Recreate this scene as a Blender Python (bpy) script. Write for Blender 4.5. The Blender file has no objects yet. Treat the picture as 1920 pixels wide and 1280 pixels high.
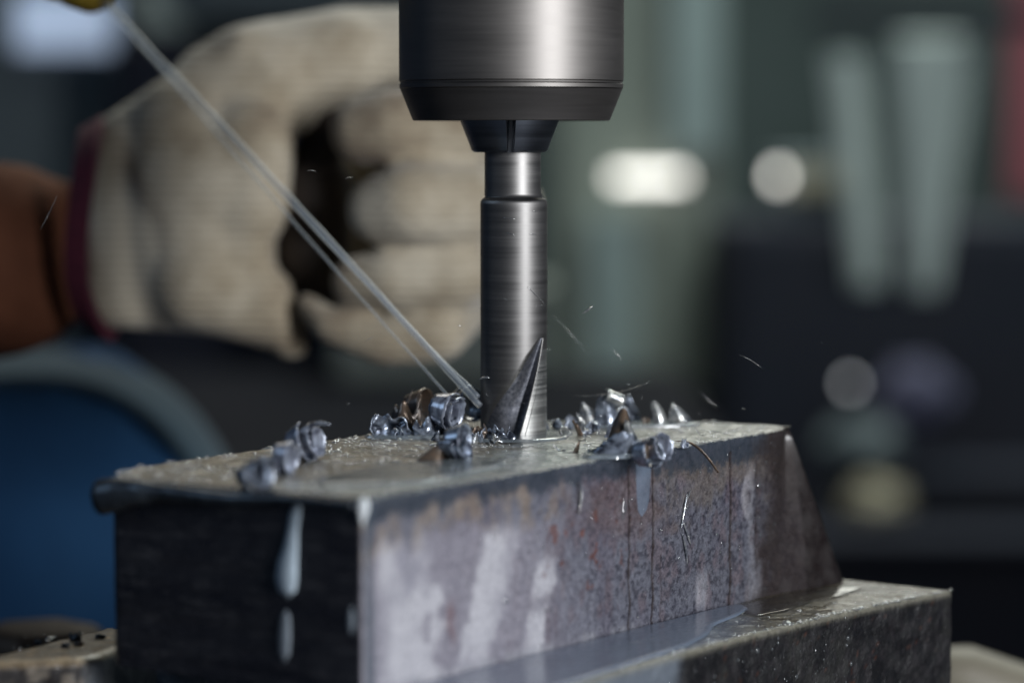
import bpy, bmesh, math, random
import numpy as np
from mathutils import Vector, Matrix, noise

random.seed(7)
RNG = np.random.RandomState(11)
SC = bpy.context.scene
COL = SC.collection
MM = 0.001
R = math.radians

# ------------------------------------------------------------------ camera, world, light
cam_d = bpy.data.cameras.new('camera')
cam = bpy.data.objects.new('camera', cam_d)
COL.objects.link(cam)
cam.location = (0, -0.847, 0.090)
cam.rotation_euler = (R(90 - 4.182), 0, 0)
cam_d.lens = 100
cam_d.sensor_width = 36
cam_d.clip_start = 0.05
cam_d.clip_end = 60
cam_d.dof.use_dof = True
cam_d.dof.focus_distance = 0.826
cam_d.dof.aperture_fstop = 4.9
cam_d.dof.aperture_blades = 0
SC.camera = cam

world = bpy.data.worlds.new('World')
SC.world = world
world.use_nodes = True
bg = world.node_tree.nodes['Background']
bg.inputs[0].default_value = (0.42, 0.62, 1.0, 1)
bg.inputs[1].default_value = 0.050

SC.view_settings.view_transform = 'Standard'
SC.view_settings.look = 'None'
SC.view_settings.exposure = 0
SC.view_settings.gamma = 1
SC.cycles.use_denoising = True
SC.cycles.max_bounces = 8
SC.cycles.caustics_reflective = False
SC.cycles.caustics_refractive = False
SC.cycles.sample_clamp_indirect = 4


def area(name, loc, target, sx, sy, power, color):
    l = bpy.data.lights.new(name, 'AREA')
    l.shape = 'RECTANGLE'
    l.size, l.size_y = sx, sy
    l.energy = power
    l.color = color
    o = bpy.data.objects.new(name, l)
    COL.objects.link(o)
    o.location = loc
    d = Vector(target) - Vector(loc)
    o.rotation_euler = d.to_track_quat('-Z', 'Y').to_euler()
    return o


# work lamp to the right of the camera, the shop's overhead tubes behind the machine
area('work_lamp', (0.66, -0.78, 0.24), (-0.03, 0, 0.04), 0.20, 0.52, 12.0, (0.95, 0.97, 1.0))
area('overhead_tube_behind', (0.1, 2.3, 1.9), (0, 0.0, 0), 2.4, 0.9, 20.0, (1.0, 0.92, 0.76))
area('back_area_light', (0.9, 2.0, 2.4), (0.6, 3.4, 0.2), 1.6, 0.8, 74.0, (0.88, 1.0, 0.96))  # added area light, brightens the blurred background from above
area('far_back_light', (0.0, 4.9, 1.15), (0, 0, 0), 2.6, 0.7, 19.0, (0.95, 0.96, 0.88))  # unseen light added low behind, for sheen on wet surfaces
area('side_fill', (-1.3, -0.1, 0.75), (-0.1, 0.2, 0.05), 0.5, 0.5, 1.6, (0.55, 0.75, 1.0))  # dim blue fill added from the left for the shadow side


# ------------------------------------------------------------------ helpers
def tag(o, label=None, cat=None, group=None, kind=None):
    if label: o['label'] = label
    if cat: o['category'] = cat
    if group: o['group'] = group
    if kind: o['kind'] = kind
    return o


def empty(name, loc, label, cat, group=None):
    o = bpy.data.objects.new(name, None)
    COL.objects.link(o)
    o.location = Vector(loc) * MM
    o.empty_display_size = 0.01
    return tag(o, label, cat, group)


def mesh_obj(name, verts, faces, mat, parent=None, smooth=True, colors=None, world_coords=True):
    """verts in mm, world coordinates; parented meshes keep world placement"""
    v = np.asarray(verts, float) * MM
    if parent is not None:
        v = v - np.array(parent.location)
    me = bpy.data.meshes.new(name)
    me.from_pydata(v.tolist(), [], [tuple(int(i) for i in f) for f in faces])
    me.update()
    if smooth:
        me.polygons.foreach_set('use_smooth', [True] * len(me.polygons))
    if colors is not None:
        ca = me.color_attributes.new('stain_shade', 'FLOAT_COLOR', 'POINT')
        c = np.asarray(colors, float)
        if c.shape[1] == 3:
            c = np.hstack([c, np.ones((len(c), 1))])
        ca.data.foreach_set('color', c.ravel())
    if mat: me.materials.append(mat)
    o = bpy.data.objects.new(name, me)
    COL.objects.link(o)
    if parent is not None:
        o.parent = parent
    return o


def grid_faces(nr, nc, wrap=False, flip=False, off=0):
    r, c = np.meshgrid(np.arange(nr - 1), np.arange(nc if wrap else nc - 1), indexing='ij')
    a = r * nc + c
    b = r * nc + (c + 1) % nc
    d = (r + 1) * nc + c
    e = (r + 1) * nc + (c + 1) % nc
    f = np.stack([a, b, e, d], -1).reshape(-1, 4) + off
    if flip: f = f[:, ::-1]
    return f


def lathe(name, prof, mat, parent=None, seg=96, cx=0, cy=0, cap=True):
    """prof: list of (radius, z) bottom to top"""
    th = np.linspace(0, 2 * np.pi, seg, endpoint=False)
    vs = []
    for r, z in prof:
        vs.append(np.stack([cx + r * np.cos(th), cy + r * np.sin(th), np.full(seg, z)], -1))
    v = np.concatenate(vs)
    f = grid_faces(len(prof), seg, True).tolist()
    if cap:
        f.append(list(range(seg))[::-1])
        f.append(list(range((len(prof) - 1) * seg, len(prof) * seg)))
    return mesh_obj(name, v, f, mat, parent)


def autosmooth(o, ang=35):
    m = o.modifiers.new('edges', 'EDGE_SPLIT')
    m.split_angle = R(ang)


def box(name, x0, x1, y0, y1, z0, z1, mat, parent=None, bevel=2.0, seg=3):
    v = [(x, y, z) for z in (z0, z1) for y in (y0, y1) for x in (x0, x1)]
    f = [(0, 2, 3, 1), (4, 5, 7, 6), (0, 1, 5, 4), (2, 6, 7, 3), (0, 4, 6, 2), (1, 3, 7, 5)]
    o = mesh_obj(name, v, f, mat, parent, smooth=False)
    if bevel:
        m = o.modifiers.new('bevel', 'BEVEL')
        m.width = bevel * MM
        m.segments = seg
        m.limit_method = 'NONE'
    return o


def tube(name, pts, radii, mat, parent=None, seg=12, flat=1.0, closed_ends=True):
    P = [Vector(p) for p in pts]
    n = len(P)
    v = []
    up = Vector((0.13, 0.21, 1)).normalized()
    for i, p in enumerate(P):
        t = (P[min(i + 1, n - 1)] - P[max(i - 1, 0)]).normalized()
        a = t.cross(up)
        if a.length < 1e-3: a = t.cross(Vector((1, 0, 0)))
        a.normalize()
        b = a.cross(t).normalized()
        r = radii[i] if hasattr(radii, '__len__') else radii
        for k in range(seg):
            an = 2 * math.pi * k / seg
            v.append(tuple(p + a * (math.cos(an) * r) + b * (math.sin(an) * r * flat)))
    f = grid_faces(n, seg, True).tolist()
    if closed_ends:
        f.append(list(range(seg))[::-1])
        f.append(list(range((n - 1) * seg, n * seg)))
    return mesh_obj(name, v, f, mat, parent)


# smooth value noise in numpy ------------------------------------------------
_T = RNG.rand(256, 256)


def vnoise(x, y):
    xi, yi = np.floor(x).astype(int), np.floor(y).astype(int)
    fx, fy = x - xi, y - yi
    fx = fx * fx * (3 - 2 * fx)
    fy = fy * fy * (3 - 2 * fy)
    g = lambda i, j: _T[i % 256, j % 256]
    return (g(xi, yi) * (1 - fx) + g(xi + 1, yi) * fx) * (1 - fy) + (g(xi, yi + 1) * (1 - fx) + g(xi + 1, yi + 1) * fx) * fy


def fbm(x, y, o=4, sx=1.0, sy=1.0, seed=0):
    x = np.asarray(x, float) * sx + seed * 17.3
    y = np.asarray(y, float) * sy + seed * 9.1
    s, a, t = 0, 0.5, 0
    for k in range(o):
        s = s + a * vnoise(x * 2 ** k + k * 31.7, y * 2 ** k + k * 11.9)
        t += a
        a *= 0.5
    return s / t


def sstep(a, b, x):
    t = np.clip((x - a) / (b - a), 0, 1)
    return t * t * (3 - 2 * t)


def mixc(c, d, f):
    f = np.asarray(f)[..., None]
    return c * (1 - f) + np.asarray(d) * f


# ------------------------------------------------------------------ materials
def new_mat(name):
    m = bpy.data.materials.new(name)
    m.use_nodes = True
    nt = m.node_tree
    return m, nt, nt.nodes['Principled BSDF']


def N(nt, typ, **kw):
    n = nt.nodes.new(typ)
    for k, v in kw.items(): setattr(n, k, v)
    return n


def noise_node(nt, scale, detail=4, rough=0.6, vec=(1, 1, 1), coord='Object'):
    tc = N(nt, 'ShaderNodeTexCoord')
    mp = N(nt, 'ShaderNodeMapping')
    mp.inputs['Scale'].default_value = vec
    nz = N(nt, 'ShaderNodeTexNoise')
    nz.inputs['Scale'].default_value = scale
    nz.inputs['Detail'].default_value = detail
    nz.inputs['Roughness'].default_value = rough
    nt.links.new(tc.outputs[coord], mp.inputs[0])
    nt.links.new(mp.outputs[0], nz.inputs['Vector'])
    return nz


def ramp(nt, src, stops):
    r = N(nt, 'ShaderNodeValToRGB')
    e = r.color_ramp.elements
    while len(e) > 1: e.remove(e[-1])
    e[0].position, e[0].color = stops[0][0], (*stops[0][1], 1)
    for p, c in stops[1:]:
        k = e.new(p)
        k.color = (*c, 1)
    nt.links.new(src, r.inputs[0])
    return r


def bump(nt, src, dist, strength, b):
    n = N(nt, 'ShaderNodeBump')
    n.inputs['Distance'].default_value = dist
    n.inputs['Strength'].default_value = strength
    nt.links.new(src, n.inputs['Height'])
    nt.links.new(n.outputs[0], b.inputs['Normal'])
    return n


def simple(name, c1, c2=None, rough=0.5, metal=0.0, scale=200, vec=(1, 1, 1), bmp=0.0, bdist=0.0003, coat=0.0, sheen=0.0,
           spec=0.5, lo=0.35, hi=0.65, r2=None):
    m, nt, b = new_mat(name)
    c2 = c2 or tuple(x * 0.8 for x in c1)
    nz = noise_node(nt, scale, 5, 0.6, vec)
    r = ramp(nt, nz.outputs['Fac'], [(lo, c1), (hi, c2)])
    nt.links.new(r.outputs[0], b.inputs['Base Color'])
    b.inputs['Roughness'].default_value = rough
    b.inputs['Metallic'].default_value = metal
    b.inputs['Coat Weight'].default_value = coat
    b.inputs['Coat Roughness'].default_value = 0.12
    b.inputs['Sheen Weight'].default_value = sheen
    b.inputs['Specular IOR Level'].default_value = spec
    if r2 is not None:
        rr = ramp(nt, nz.outputs['Fac'], [(lo, (rough,) * 3), (hi, (r2,) * 3)])
        nt.links.new(rr.outputs[0], b.inputs['Roughness'])
    if bmp: bump(nt, nz.outputs['Fac'], bdist, bmp, b)
    return m


def turned(name, base, rough, aniso=0.75, band=260, streak=0.25, bmp=0.12):
    """steel turned on a lathe: rings round z, roughness and tone varying from ring to ring"""
    m, nt, b = new_mat(name)
    b.inputs['Metallic'].default_value = 1
    b.inputs['Anisotropic'].default_value = aniso
    tg = N(nt, 'ShaderNodeTangent', direction_type='RADIAL', axis='Z')
    nt.links.new(tg.outputs[0], b.inputs['Tangent'])
    n1 = noise_node(nt, 1.0, 3, 0.6, (14, 14, band))
    n2 = noise_node(nt, 1.0, 2, 0.6, (40, 40, band * 9))
    a = N(nt, 'ShaderNodeMath', operation='MULTIPLY_ADD')
    a.inputs[1].default_value = 0.45
    nt.links.new(n2.outputs['Fac'], a.inputs[0])
    nt.links.new(n1.outputs['Fac'], a.inputs[2])
    r = ramp(nt, a.outputs[0], [(0.45, tuple(c * (1 - streak) for c in base)), (0.95, tuple(min(1, c * (1 + streak)) for c in base))])
    nt.links.new(r.outputs[0], b.inputs['Base Color'])
    rr = ramp(nt, a.outputs[0], [(0.45, (rough * (1 - streak * .6),) * 3), (1.0, (rough * (1 + streak * .6),) * 3)])
    nt.links.new(rr.outputs[0], b.inputs['Roughness'])
    bump(nt, n2.outputs['Fac'], 0.00008, bmp, b)
    return m


def stained(name, speck=0.75, sscale=1900, rough=0.42, wet=0.4, bmp=0.5, bd=0.00025, metal=0.0, wave=0.0, spot=1.0):
    """colour comes from the painted stain map of the mesh, fine grain from noise; alpha = wetness"""
    m, nt, b = new_mat(name)
    at = N(nt, 'ShaderNodeAttribute', attribute_name='stain_shade')
    nz = noise_node(nt, sscale, 6, 0.7)
    n2 = noise_node(nt, sscale * 0.28, 4, 0.6)
    r = ramp(nt, nz.outputs['Fac'], [(0.36, (1 - speck,) * 3), (0.50, (0.92,) * 3), (0.66, (1.12,) * 3)])
    r2 = ramp(nt, n2.outputs['Fac'], [(0.35, (0.72, 0.70, 0.72)), (0.6, (1.1, 1.08, 1.06))])
    mx = N(nt, 'ShaderNodeMix', data_type='RGBA', blend_type='MULTIPLY')
    mx.inputs[0].default_value = 1
    nt.links.new(r.outputs[0], mx.inputs[6]); nt.links.new(r2.outputs[0], mx.inputs[7])
    inv = N(nt, 'ShaderNodeMath', operation='SUBTRACT'); inv.inputs[0].default_value = 1
    nt.links.new(at.outputs['Alpha'], inv.inputs[1])
    my = N(nt, 'ShaderNodeMix', data_type='RGBA', blend_type='MULTIPLY')
    nt.links.new(inv.outputs[0], my.inputs[0])
    nt.links.new(at.outputs['Color'], my.inputs[6]); nt.links.new(mx.outputs[2], my.inputs[7])
    nt.links.new(my.outputs[2], b.inputs['Base Color'])
    ro = N(nt, 'ShaderNodeMapRange')
    rv = noise_node(nt, 120, 4, 0.6)
    ra = N(nt, 'ShaderNodeMapRange'); ra.inputs['From Min'].default_value = 0.35; ra.inputs['From Max'].default_value = 0.65; ra.inputs['To Min'].default_value = -0.18; ra.inputs['To Max'].default_value = 0.18
    nt.links.new(rv.outputs['Fac'], ra.inputs['Value'])
    rs2 = N(nt, 'ShaderNodeMath', operation='ADD', use_clamp=True)
    ro.inputs['To Min'].default_value = rough
    ro.inputs['To Max'].default_value = 0.16
    nt.links.new(at.outputs['Alpha'], ro.inputs['Value'])
    nt.links.new(ro.outputs[0], rs2.inputs[0]); nt.links.new(ra.outputs[0], rs2.inputs[1])
    nt.links.new(rs2.outputs[0], b.inputs['Roughness'])
    b.inputs['Coat Weight'].default_value = wet
    b.inputs['Coat Roughness'].default_value = 0.18
    b.inputs['Metallic'].default_value = metal
    bn = bump(nt, nz.outputs['Fac'], bd, bmp, b)
    if wave:
        w3 = noise_node(nt, 170, 3, 0.55, (1, 1, 1))
        b2 = N(nt, 'ShaderNodeBump')
        b2.inputs['Distance'].default_value = 0.0016
        b2.inputs['Strength'].default_value = wave
        nt.links.new(w3.outputs['Fac'], b2.inputs['Height'])
        nt.links.new(b2.outputs[0], bn.inputs['Normal'])
        nt.links.new(b2.outputs[0], b.inputs['Coat Normal'])
    return m


def milky(name, col, trans=0.5, rough=0.08, bmp=0.0):
    """thin cutting emulsion: partly see-through, partly milk, glossy"""
    m, nt, b = new_mat(name)
    nz = noise_node(nt, 160, 3, 0.5)
    r = ramp(nt, nz.outputs['Fac'], [(0.3, tuple(c * 0.8 for c in col)), (0.7, tuple(min(1, c * 1.15) for c in col))])
    nt.links.new(r.outputs[0], b.inputs['Base Color'])
    b.inputs['Roughness'].default_value = rough
    b.inputs['IOR'].default_value = 1.34
    b.inputs['Alpha'].default_value = 1 - trans
    if bmp: bump(nt, nz.outputs['Fac'], 0.0008, bmp, b)
    return m


def clear_drop(name, fac=0.30, milk=0.12, col=(0.45, 0.5, 0.52), rough=0.07):
    """clear wet bead: see-through body, strong mirror glints, a breath of milk"""
    m, nt, b = new_mat(name)
    out = nt.nodes['Material Output']
    tr = N(nt, 'ShaderNodeBsdfTransparent')
    gl = N(nt, 'ShaderNodeBsdfGlossy'); gl.inputs['Roughness'].default_value = rough
    b.inputs['Base Color'].default_value = (*col, 1); b.inputs['Roughness'].default_value = 0.2
    m1 = N(nt, 'ShaderNodeMixShader'); m1.inputs[0].default_value = milk
    nt.links.new(tr.outputs[0], m1.inputs[1]); nt.links.new(b.outputs[0], m1.inputs[2])
    lw = N(nt, 'ShaderNodeLayerWeight'); lw.inputs['Blend'].default_value = 0.35
    ma = N(nt, 'ShaderNodeMath', operation='MULTIPLY_ADD'); ma.inputs[1].default_value = 0.35; ma.inputs[2].default_value = fac * 0.5
    nt.links.new(lw.outputs['Facing'], ma.inputs[0])
    m2 = N(nt, 'ShaderNodeMixShader')
    nt.links.new(ma.outputs[0], m2.inputs[0]); nt.links.new(m1.outputs[0], m2.inputs[1]); nt.links.new(gl.outputs[0], m2.inputs[2])
    nt.links.new(m2.outputs[0], out.inputs[0])
    return m


def emit(name, col, s):
    m, nt, b = new_mat(name)
    b.inputs['Base Color'].default_value = (*col, 1)
    b.inputs['Emission Color'].default_value = (*col, 1)
    b.inputs['Emission Strength'].default_value = s
    return m


M = dict(
    chuck=turned('chuck_steel', (0.155, 0.146, 0.138), 0.41, aniso=0.6, band=120, streak=0.10, bmp=0.015),
    chuck_dark=turned('chuck_nose_steel', (0.16, 0.15, 0.145), 0.5, band=160, streak=0.10, bmp=0.02, aniso=0.3),
    jaw=turned('jaw_steel', (0.22, 0.24, 0.28), 0.34, band=300, aniso=.4),
    drill=turned('drill_steel', (0.185, 0.18, 0.175), 0.42, aniso=0.5, band=380, streak=0.18, bmp=0.06),
    flute=simple('flute_steel', (0.20, 0.205, 0.23), (0.09, 0.095, 0.115), 0.55, 1.0, 900, bmp=0.5, bdist=0.0002),
    land=turned('land_steel', (0.40, 0.40, 0.385), 0.42, aniso=0.4, band=900, streak=0.45, bmp=0.4),
    block=stained('block_stained_steel'),
    block_top=stained('block_wet_top', speck=0.6, sscale=1100, rough=0.5, wet=0.8, bmp=0.5, wave=1.0),
    base=stained('vise_cast_iron', speck=0.6, sscale=900, rough=0.55, wet=0.3, bmp=0.7, wave=1.0),
    burr=simple('burr_steel', (0.03, 0.036, 0.045), (0.10, 0.12, 0.14), 0.34, 0.7, 120, bmp=0.6, bdist=0.001),
    chip=simple('blue_grey_chip', (0.44, 0.50, 0.60), (0.07, 0.08, 0.11), 0.20, 0.6, 330, lo=.42, hi=.6, bmp=0.5, coat=0.6, bdist=0.0002),
    chip_pale=simple('pale_chip', (0.78, 0.78, 0.74), (0.22, 0.24, 0.27), 0.18, 0.7, 380, lo=.4, hi=.6, bmp=0.35, coat=0.6, bdist=0.0002),
    chip_brown=simple('brown_chip', (0.22, 0.15, 0.10), (0.11, 0.10, 0.095), 0.26, 0.5, 300, bmp=0.3, coat=0.5, bdist=0.0002),
    chip_ridged=simple('ridged_chip', (0.50, 0.55, 0.66), (0.10, 0.11, 0.15), 0.2, 0.4, 1.0, (500, 500, 90), coat=0.6, bmp=0.5, bdist=0.0003),
    wire=simple('bright_swarf', (0.75, 0.75, 0.75), (0.6, 0.6, 0.6), 0.25, 0.9, 300),
    milk=milky('milky_coolant', (0.40, 0.46, 0.52), 0.45),
    milk_thick=milky('thick_milky_coolant', (0.52, 0.62, 0.70), 0.12),
    puddle=clear_drop('shelf_coolant', 0.16, 0.66, (0.25, 0.31, 0.42), 0.16),
    drop=clear_drop('coolant_drop'),
    jet=clear_drop('coolant_jet', 0.02, 0.15, (0.56, 0.64, 0.74), 0.5),
    rust=simple('rusty_bolt', (0.10, 0.062, 0.035), (0.045, 0.03, 0.02), 0.55, 0.2, 60, bmp=0.5, bdist=0.001),
    skin=simple('tanned_skin', (0.20, 0.078, 0.042), (0.12, 0.047, 0.028), 0.8, 0, 18, bmp=0.1, spec=0.1),
    cuff=simple('maroon_knit', (0.12, 0.014, 0.035), (0.06, 0.009, 0.022), 0.85, 0, 200, (1, 1, 3), bmp=0.5, bdist=0.001),
    cloth=simple('blue_work_cloth', (0.026, 0.095, 0.22), (0.016, 0.062, 0.15), 0.8, 0, 14, (1, 1, .4), bmp=0.3, sheen=0.1, bdist=0.004, spec=0.15),
    knee_rim=simple('knee_rim_light', (0.048, 0.085, 0.115), (0.030, 0.056, 0.080), 0.8, 0, 14, sheen=0.1, spec=0.1),  # pale tone stands in for backlight on the knee's edge
    black=simple('black_plastic', (0.030, 0.021, 0.016), (0.045, 0.032, 0.024), 0.7, 0, 30),
    yellow=simple('yellow_plastic', (0.62, 0.42, 0.06), (0.5, 0.33, 0.04), 0.45, 0, 30),
    beige=simple('beige_bar', (0.22, 0.20, 0.15), (0.17, 0.15, 0.11), 0.5, 0, 12),
    wall=simple('shop_wall', (0.095, 0.125, 0.120), (0.055, 0.072, 0.070), 0.8, 0, 1.6, lo=0.3, hi=0.7),
    floor=simple('shop_floor', (0.03, 0.032, 0.035), (0.02, 0.02, 0.024), 0.6, 0, 3),
    green=simple('machine_green_paint', (0.24, 0.275, 0.24), (0.19, 0.22, 0.195), 0.6, 0, 3),
    green_blue=simple('machine_blue_paint', (0.30, 0.38, 0.38), (0.24, 0.31, 0.31), 0.45, 0, 3),
    pale=simple('pale_green_cloth', (0.80, 0.90, 0.84), (0.66, 0.76, 0.71), 0.7, 0, 6),
    dark=simple('dark_machine_paint', (0.026, 0.031, 0.045), (0.034, 0.035, 0.046), 0.8, 0, 4, spec=0.15),
    black_matt=simple('sooty_black', (0.010, 0.011, 0.015), (0.016, 0.016, 0.02), 0.95, 0, 4, spec=0.05),
    teal=simple('teal_machine_paint', (0.13, 0.165, 0.18), (0.08, 0.105, 0.115), 0.6, 0, 3),
    red=simple('dull_red_paint', (0.30, 0.08, 0.10), (0.24, 0.06, 0.08), 0.5, 0, 4),
    cream=simple('cream_card', (0.50, 0.45, 0.32), (0.42, 0.38, 0.28), 0.7, 0, 12),
    violet=simple('violet_grey_cloth', (0.15, 0.15, 0.24), (0.11, 0.11, 0.18), 0.8, 0, 12),
    strip=emit('bar_glow', (1.0, 0.97, 0.90), 3.0),
    glint=emit('disc_glow', (1.0, 0.97, 0.90), 3.6),  # emission stands in for a bright glint
    glint_dim=emit('dim_disc_glow', (0.95, 0.97, 1.0), 1.6),  # weaker emission for the dim glint
    pane=emit('lit_pane', (0.62, 0.76, 1.0), 0.42),
)

# knitted glove
mg, nt, b = new_mat('knitted_cotton')
tc = N(nt, 'ShaderNodeTexCoord')
wv = N(nt, 'ShaderNodeTexWave', wave_type='BANDS', bands_direction='Z')
wv.inputs['Scale'].default_value = 95
wv.inputs['Distortion'].default_value = 3
wv.inputs['Detail'].default_value = 2
wv.inputs['Detail Scale'].default_value = 3
nt.links.new(tc.outputs['Object'], wv.inputs['Vector'])
nz = noise_node(nt, 16, 5, 0.62)
r1 = ramp(nt, nz.outputs['Fac'], [(0.32, (0.17, 0.12, 0.075)), (0.45, (0.37, 0.31, 0.22)), (0.60, (0.56, 0.50, 0.39))])
r2 = ramp(nt, wv.outputs['Fac'], [(0.0, (0.90,) * 3), (1.0, (1.03,) * 3)])
mx = N(nt, 'ShaderNodeMix', data_type='RGBA', blend_type='MULTIPLY')
mx.inputs[0].default_value = 1
nt.links.new(r1.outputs[0], mx.inputs[6]); nt.links.new(r2.outputs[0], mx.inputs[7])
nt.links.new(mx.outputs[2], b.inputs['Base Color'])
b.inputs['Roughness'].default_value = 0.9
b.inputs['Sheen Weight'].default_value = 0.3
bump(nt, wv.outputs['Fac'], 0.0008, 0.6, b)
M['glove'] = mg

# ------------------------------------------------------------------ shop behind (setting and far machines)
o = box('floor', -4000, 6000, -1500, 6500, -960, -900, M['floor'], bevel=0); tag(o, kind='structure')
o = box('back_wall', -4000, 6000, 5400, 5500, -900, 3200, M['wall'], bevel=0); tag(o, kind='structure')

# drilling machine's column, pale green, behind to the right of the drill (about 3.6 m from the lens)
e = empty('machine_column', (175, 2760, -900), 'wide pale green machine column with a glowing strip, blurred right of the drill', 'machine')
box('column_body', 55, 268, 2760, 3000, -245, 1400, M['green'], e, 14)
box('column_base', 20, 300, 2740, 3100, -900, -250, M['dark'], e, 14)
box('guide_rail', 196, 262, 2735, 2757, 62, 1400, M['green_blue'], e, 8)
box('side_cover', 96, 158, 2738, 2757, -240, -10, M['green_blue'], e, 8)
box('glow_bar', 126, 216, 2722, 2733, 28, 41, M['strip'], e, 3)  # emissive bar giving the blurred bright streak on the column

e = empty('electric_cabinet', (400, 2450, -900), 'black steel electric cabinet with one dim glowing glint, right of the pale green column', 'cabinet')
box('cabinet_body', 245, 640, 2450, 2750, -900, -12, M['dark'], e, 10)
box('cabinet_door', 262, 625, 2440, 2449, -880, -30, M['dark'], e, 3)
lathe('glint_disc', [(4.5, -203), (4.5, -196), (2, -194)], M['glint_dim'], e, 24, 392, 2436)  # dim glint given as a small glowing disc
e2 = empty('switch_box', (370, 2400, -10), 'small grey switch box with a round glowing glint on the black cabinet', 'switch box')
box('switch_housing', 306, 420, 2470, 2560, -10, 62, M['teal'], e2, 6)
lathe('glint_disc', [(5, 33), (6, 37), (6, 44), (4, 48)], M['glint'], e2, 24, 309, 2460)  # bright glint built as an emissive disc
box('name_plate', 322, 392, 2462, 2468, 22, 48, M['cream'], e2, 2)


def hanging(name, label, cat, top, bot, w0, w1, y, mat, seed):
    """a long cloth hanging in soft folds, wide on top and narrow below"""
    nr, nc = 50, 40
    V = []
    for i in range(nr):
        t = i / (nr - 1)
        cx = top[0] * (1 - t) + bot[0] * t
        z = top[1] * (1 - t) + bot[1] * t
        w = w0 * (1 - t) + w1 * t
        for j in range(nc):
            s = 2 * math.pi * j / nc
            rr = 1 + 0.16 * math.sin(5 * s + seed + 2 * t)
            V.append((cx + w / 2 * math.cos(s) * rr, y + w * 0.22 * math.sin(s) * rr, z))
    f = grid_faces(nr, nc, True, True).tolist()
    f.append(list(range(nc))); f.append(list(range((nr - 1) * nc, nr * nc))[::-1])
    o = mesh_obj(name, V, f, mat)
    return tag(o, label, cat)


hanging('hanging_cloth', 'broad pale green cloth hanging in a taper, the right one of two', 'cloth', (462, 196), (457, -86), 88, 26, 2300, M['pale'], 1)
hanging('hanging_cloth', 'narrow pale green cloth hanging left of the broad one', 'cloth', (366, 176), (396, -80), 38, 30, 2300, M['pale'], 3)
box_o = box('hook_rail', 330, 640, 2285, 2315, 205, 225, M['dark'], None, 4)
tag(box_o, 'dark horizontal rail the two pale cloths hang from, top right', 'rail')
o = box('red_panel', 620, 760, 2700, 2740, 5, 600, M['red'], None, 8)
tag(o, 'dull red metal panel cut by the right edge of the picture', 'panel')

e = empty('storage_rack', (470, 2300, -900), 'dark low rack with pale and violet bundles, far right behind the block', 'rack')
box('rack_top', 290, 900, 2200, 2500, -356, -345, M['dark'], e, 3)
for x in (300, 890): box('leg', x - 12, x + 12, 2210, 2235, -900, -357, M['dark'], e, 2)


def lump(name, label, cat, c, r, mat, seed, amp=0.14, parent=None, nr=28, nc=40):
    V = []
    for i in range(nr):
        p = math.pi * (i + 0.5) / nr
        for j in range(nc):
            s = 2 * math.pi * j / nc
            d = Vector((math.sin(p) * math.cos(s), math.sin(p) * math.sin(s), math.cos(p)))
            k = 1 + amp * noise.noise(d * 1.7 + Vector((seed, 0, 0))) * 2
            V.append((c[0] + d.x * r[0] * k, c[1] + d.y * r[1] * k, c[2] + d.z * r[2] * k))
    f = grid_faces(nr, nc, True, True).tolist()
    f.append(list(range(nc))); f.append(list(range((nr - 1) * nc, nr * nc))[::-1])
    o = mesh_obj(name, V, f, mat, parent)
    if label: tag(o, label, cat)
    return o


lump('rag_bundle', 'cream rag bundle, the palest lump low at the right', 'rag', (405, 2320, -316), (42, 34, 24), M['cream'], 3)
lump('rag_bundle', 'dim grey bundle above the cream one at the right', 'rag', (392, 2330, -256), (44, 34, 28), M['teal'], 5)
lump('rag_bundle', 'violet grey cloth bundle beside the dim round glint', 'rag', (458, 2370, -205), (42, 36, 36), M['violet'], 8)
o = box('tool_shelf', 352, 700, 2300, 2420, -292, -286, M['dark'], None, 2)
tag(o, 'thin dark shelf carrying the violet and grey bundles, far right', 'shelf')

# left: grey teal machine with a bright pane, dark hose behind the hand
e = empty('grey_machine', (-470, 2150, -900), 'grey teal machine cabinet with a bright bluish pane, top left corner', 'machine')
box('cabinet_body', -800, -395, 2150, 2600, -900, 640, M['teal'], e, 20)
box('lower_door', -790, -440, 2135, 2149, -380, 20, M['teal'], e, 8)
box('window_pane', -520, -418, 2140, 2149, 176, 235, M['pane'], e, 4)
e = empty('dark_machine', (-190, 1900, -900), 'dark machine body behind the gloved hand, almost black', 'machine')
box('machine_body', -390, -120, 1900, 2200, -900, 190, M['dark'], e, 30)
box('machine_head', -330, 20, 1850, 2200, 192, 420, M['teal'], e, 30)
o = box('workbench', -500, 150, 900, 1700, -180, -120, M['black_matt'], None, 6)
tag(o, 'black workbench behind the vise, dark band along the middle', 'bench')
e = empty('coolant_tank', (-60, 1750, -118), 'low grey green tank on the black bench under the hand', 'tank')
box('tank_body', -150, 30, 1520, 1680, -118, -45, M['green'], e, 12)
box('tank_lid', -154, 34, 1516, 1684, -44, -38, M['green'], e, 2)

# ------------------------------------------------------------------ the steel block
TOP = [(-36.9, -149.1), (85.2, 19.1), (84.0, 29.5), (57, 42), (-13.4, 45), (-103.8, -82.7), (-105.3, -103.1)]
BOT = [(-36.9, -149.1), (77.6, 8.7), (105.5, 36), (86, 60), (-13.4, 50), (-103.8, -82.7), (-105.3, -103.1)]
RAD = [1.6, 7.0, 5.0, 8.0, 3.0, 3.0, 2.5]
HB = 50.0


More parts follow.
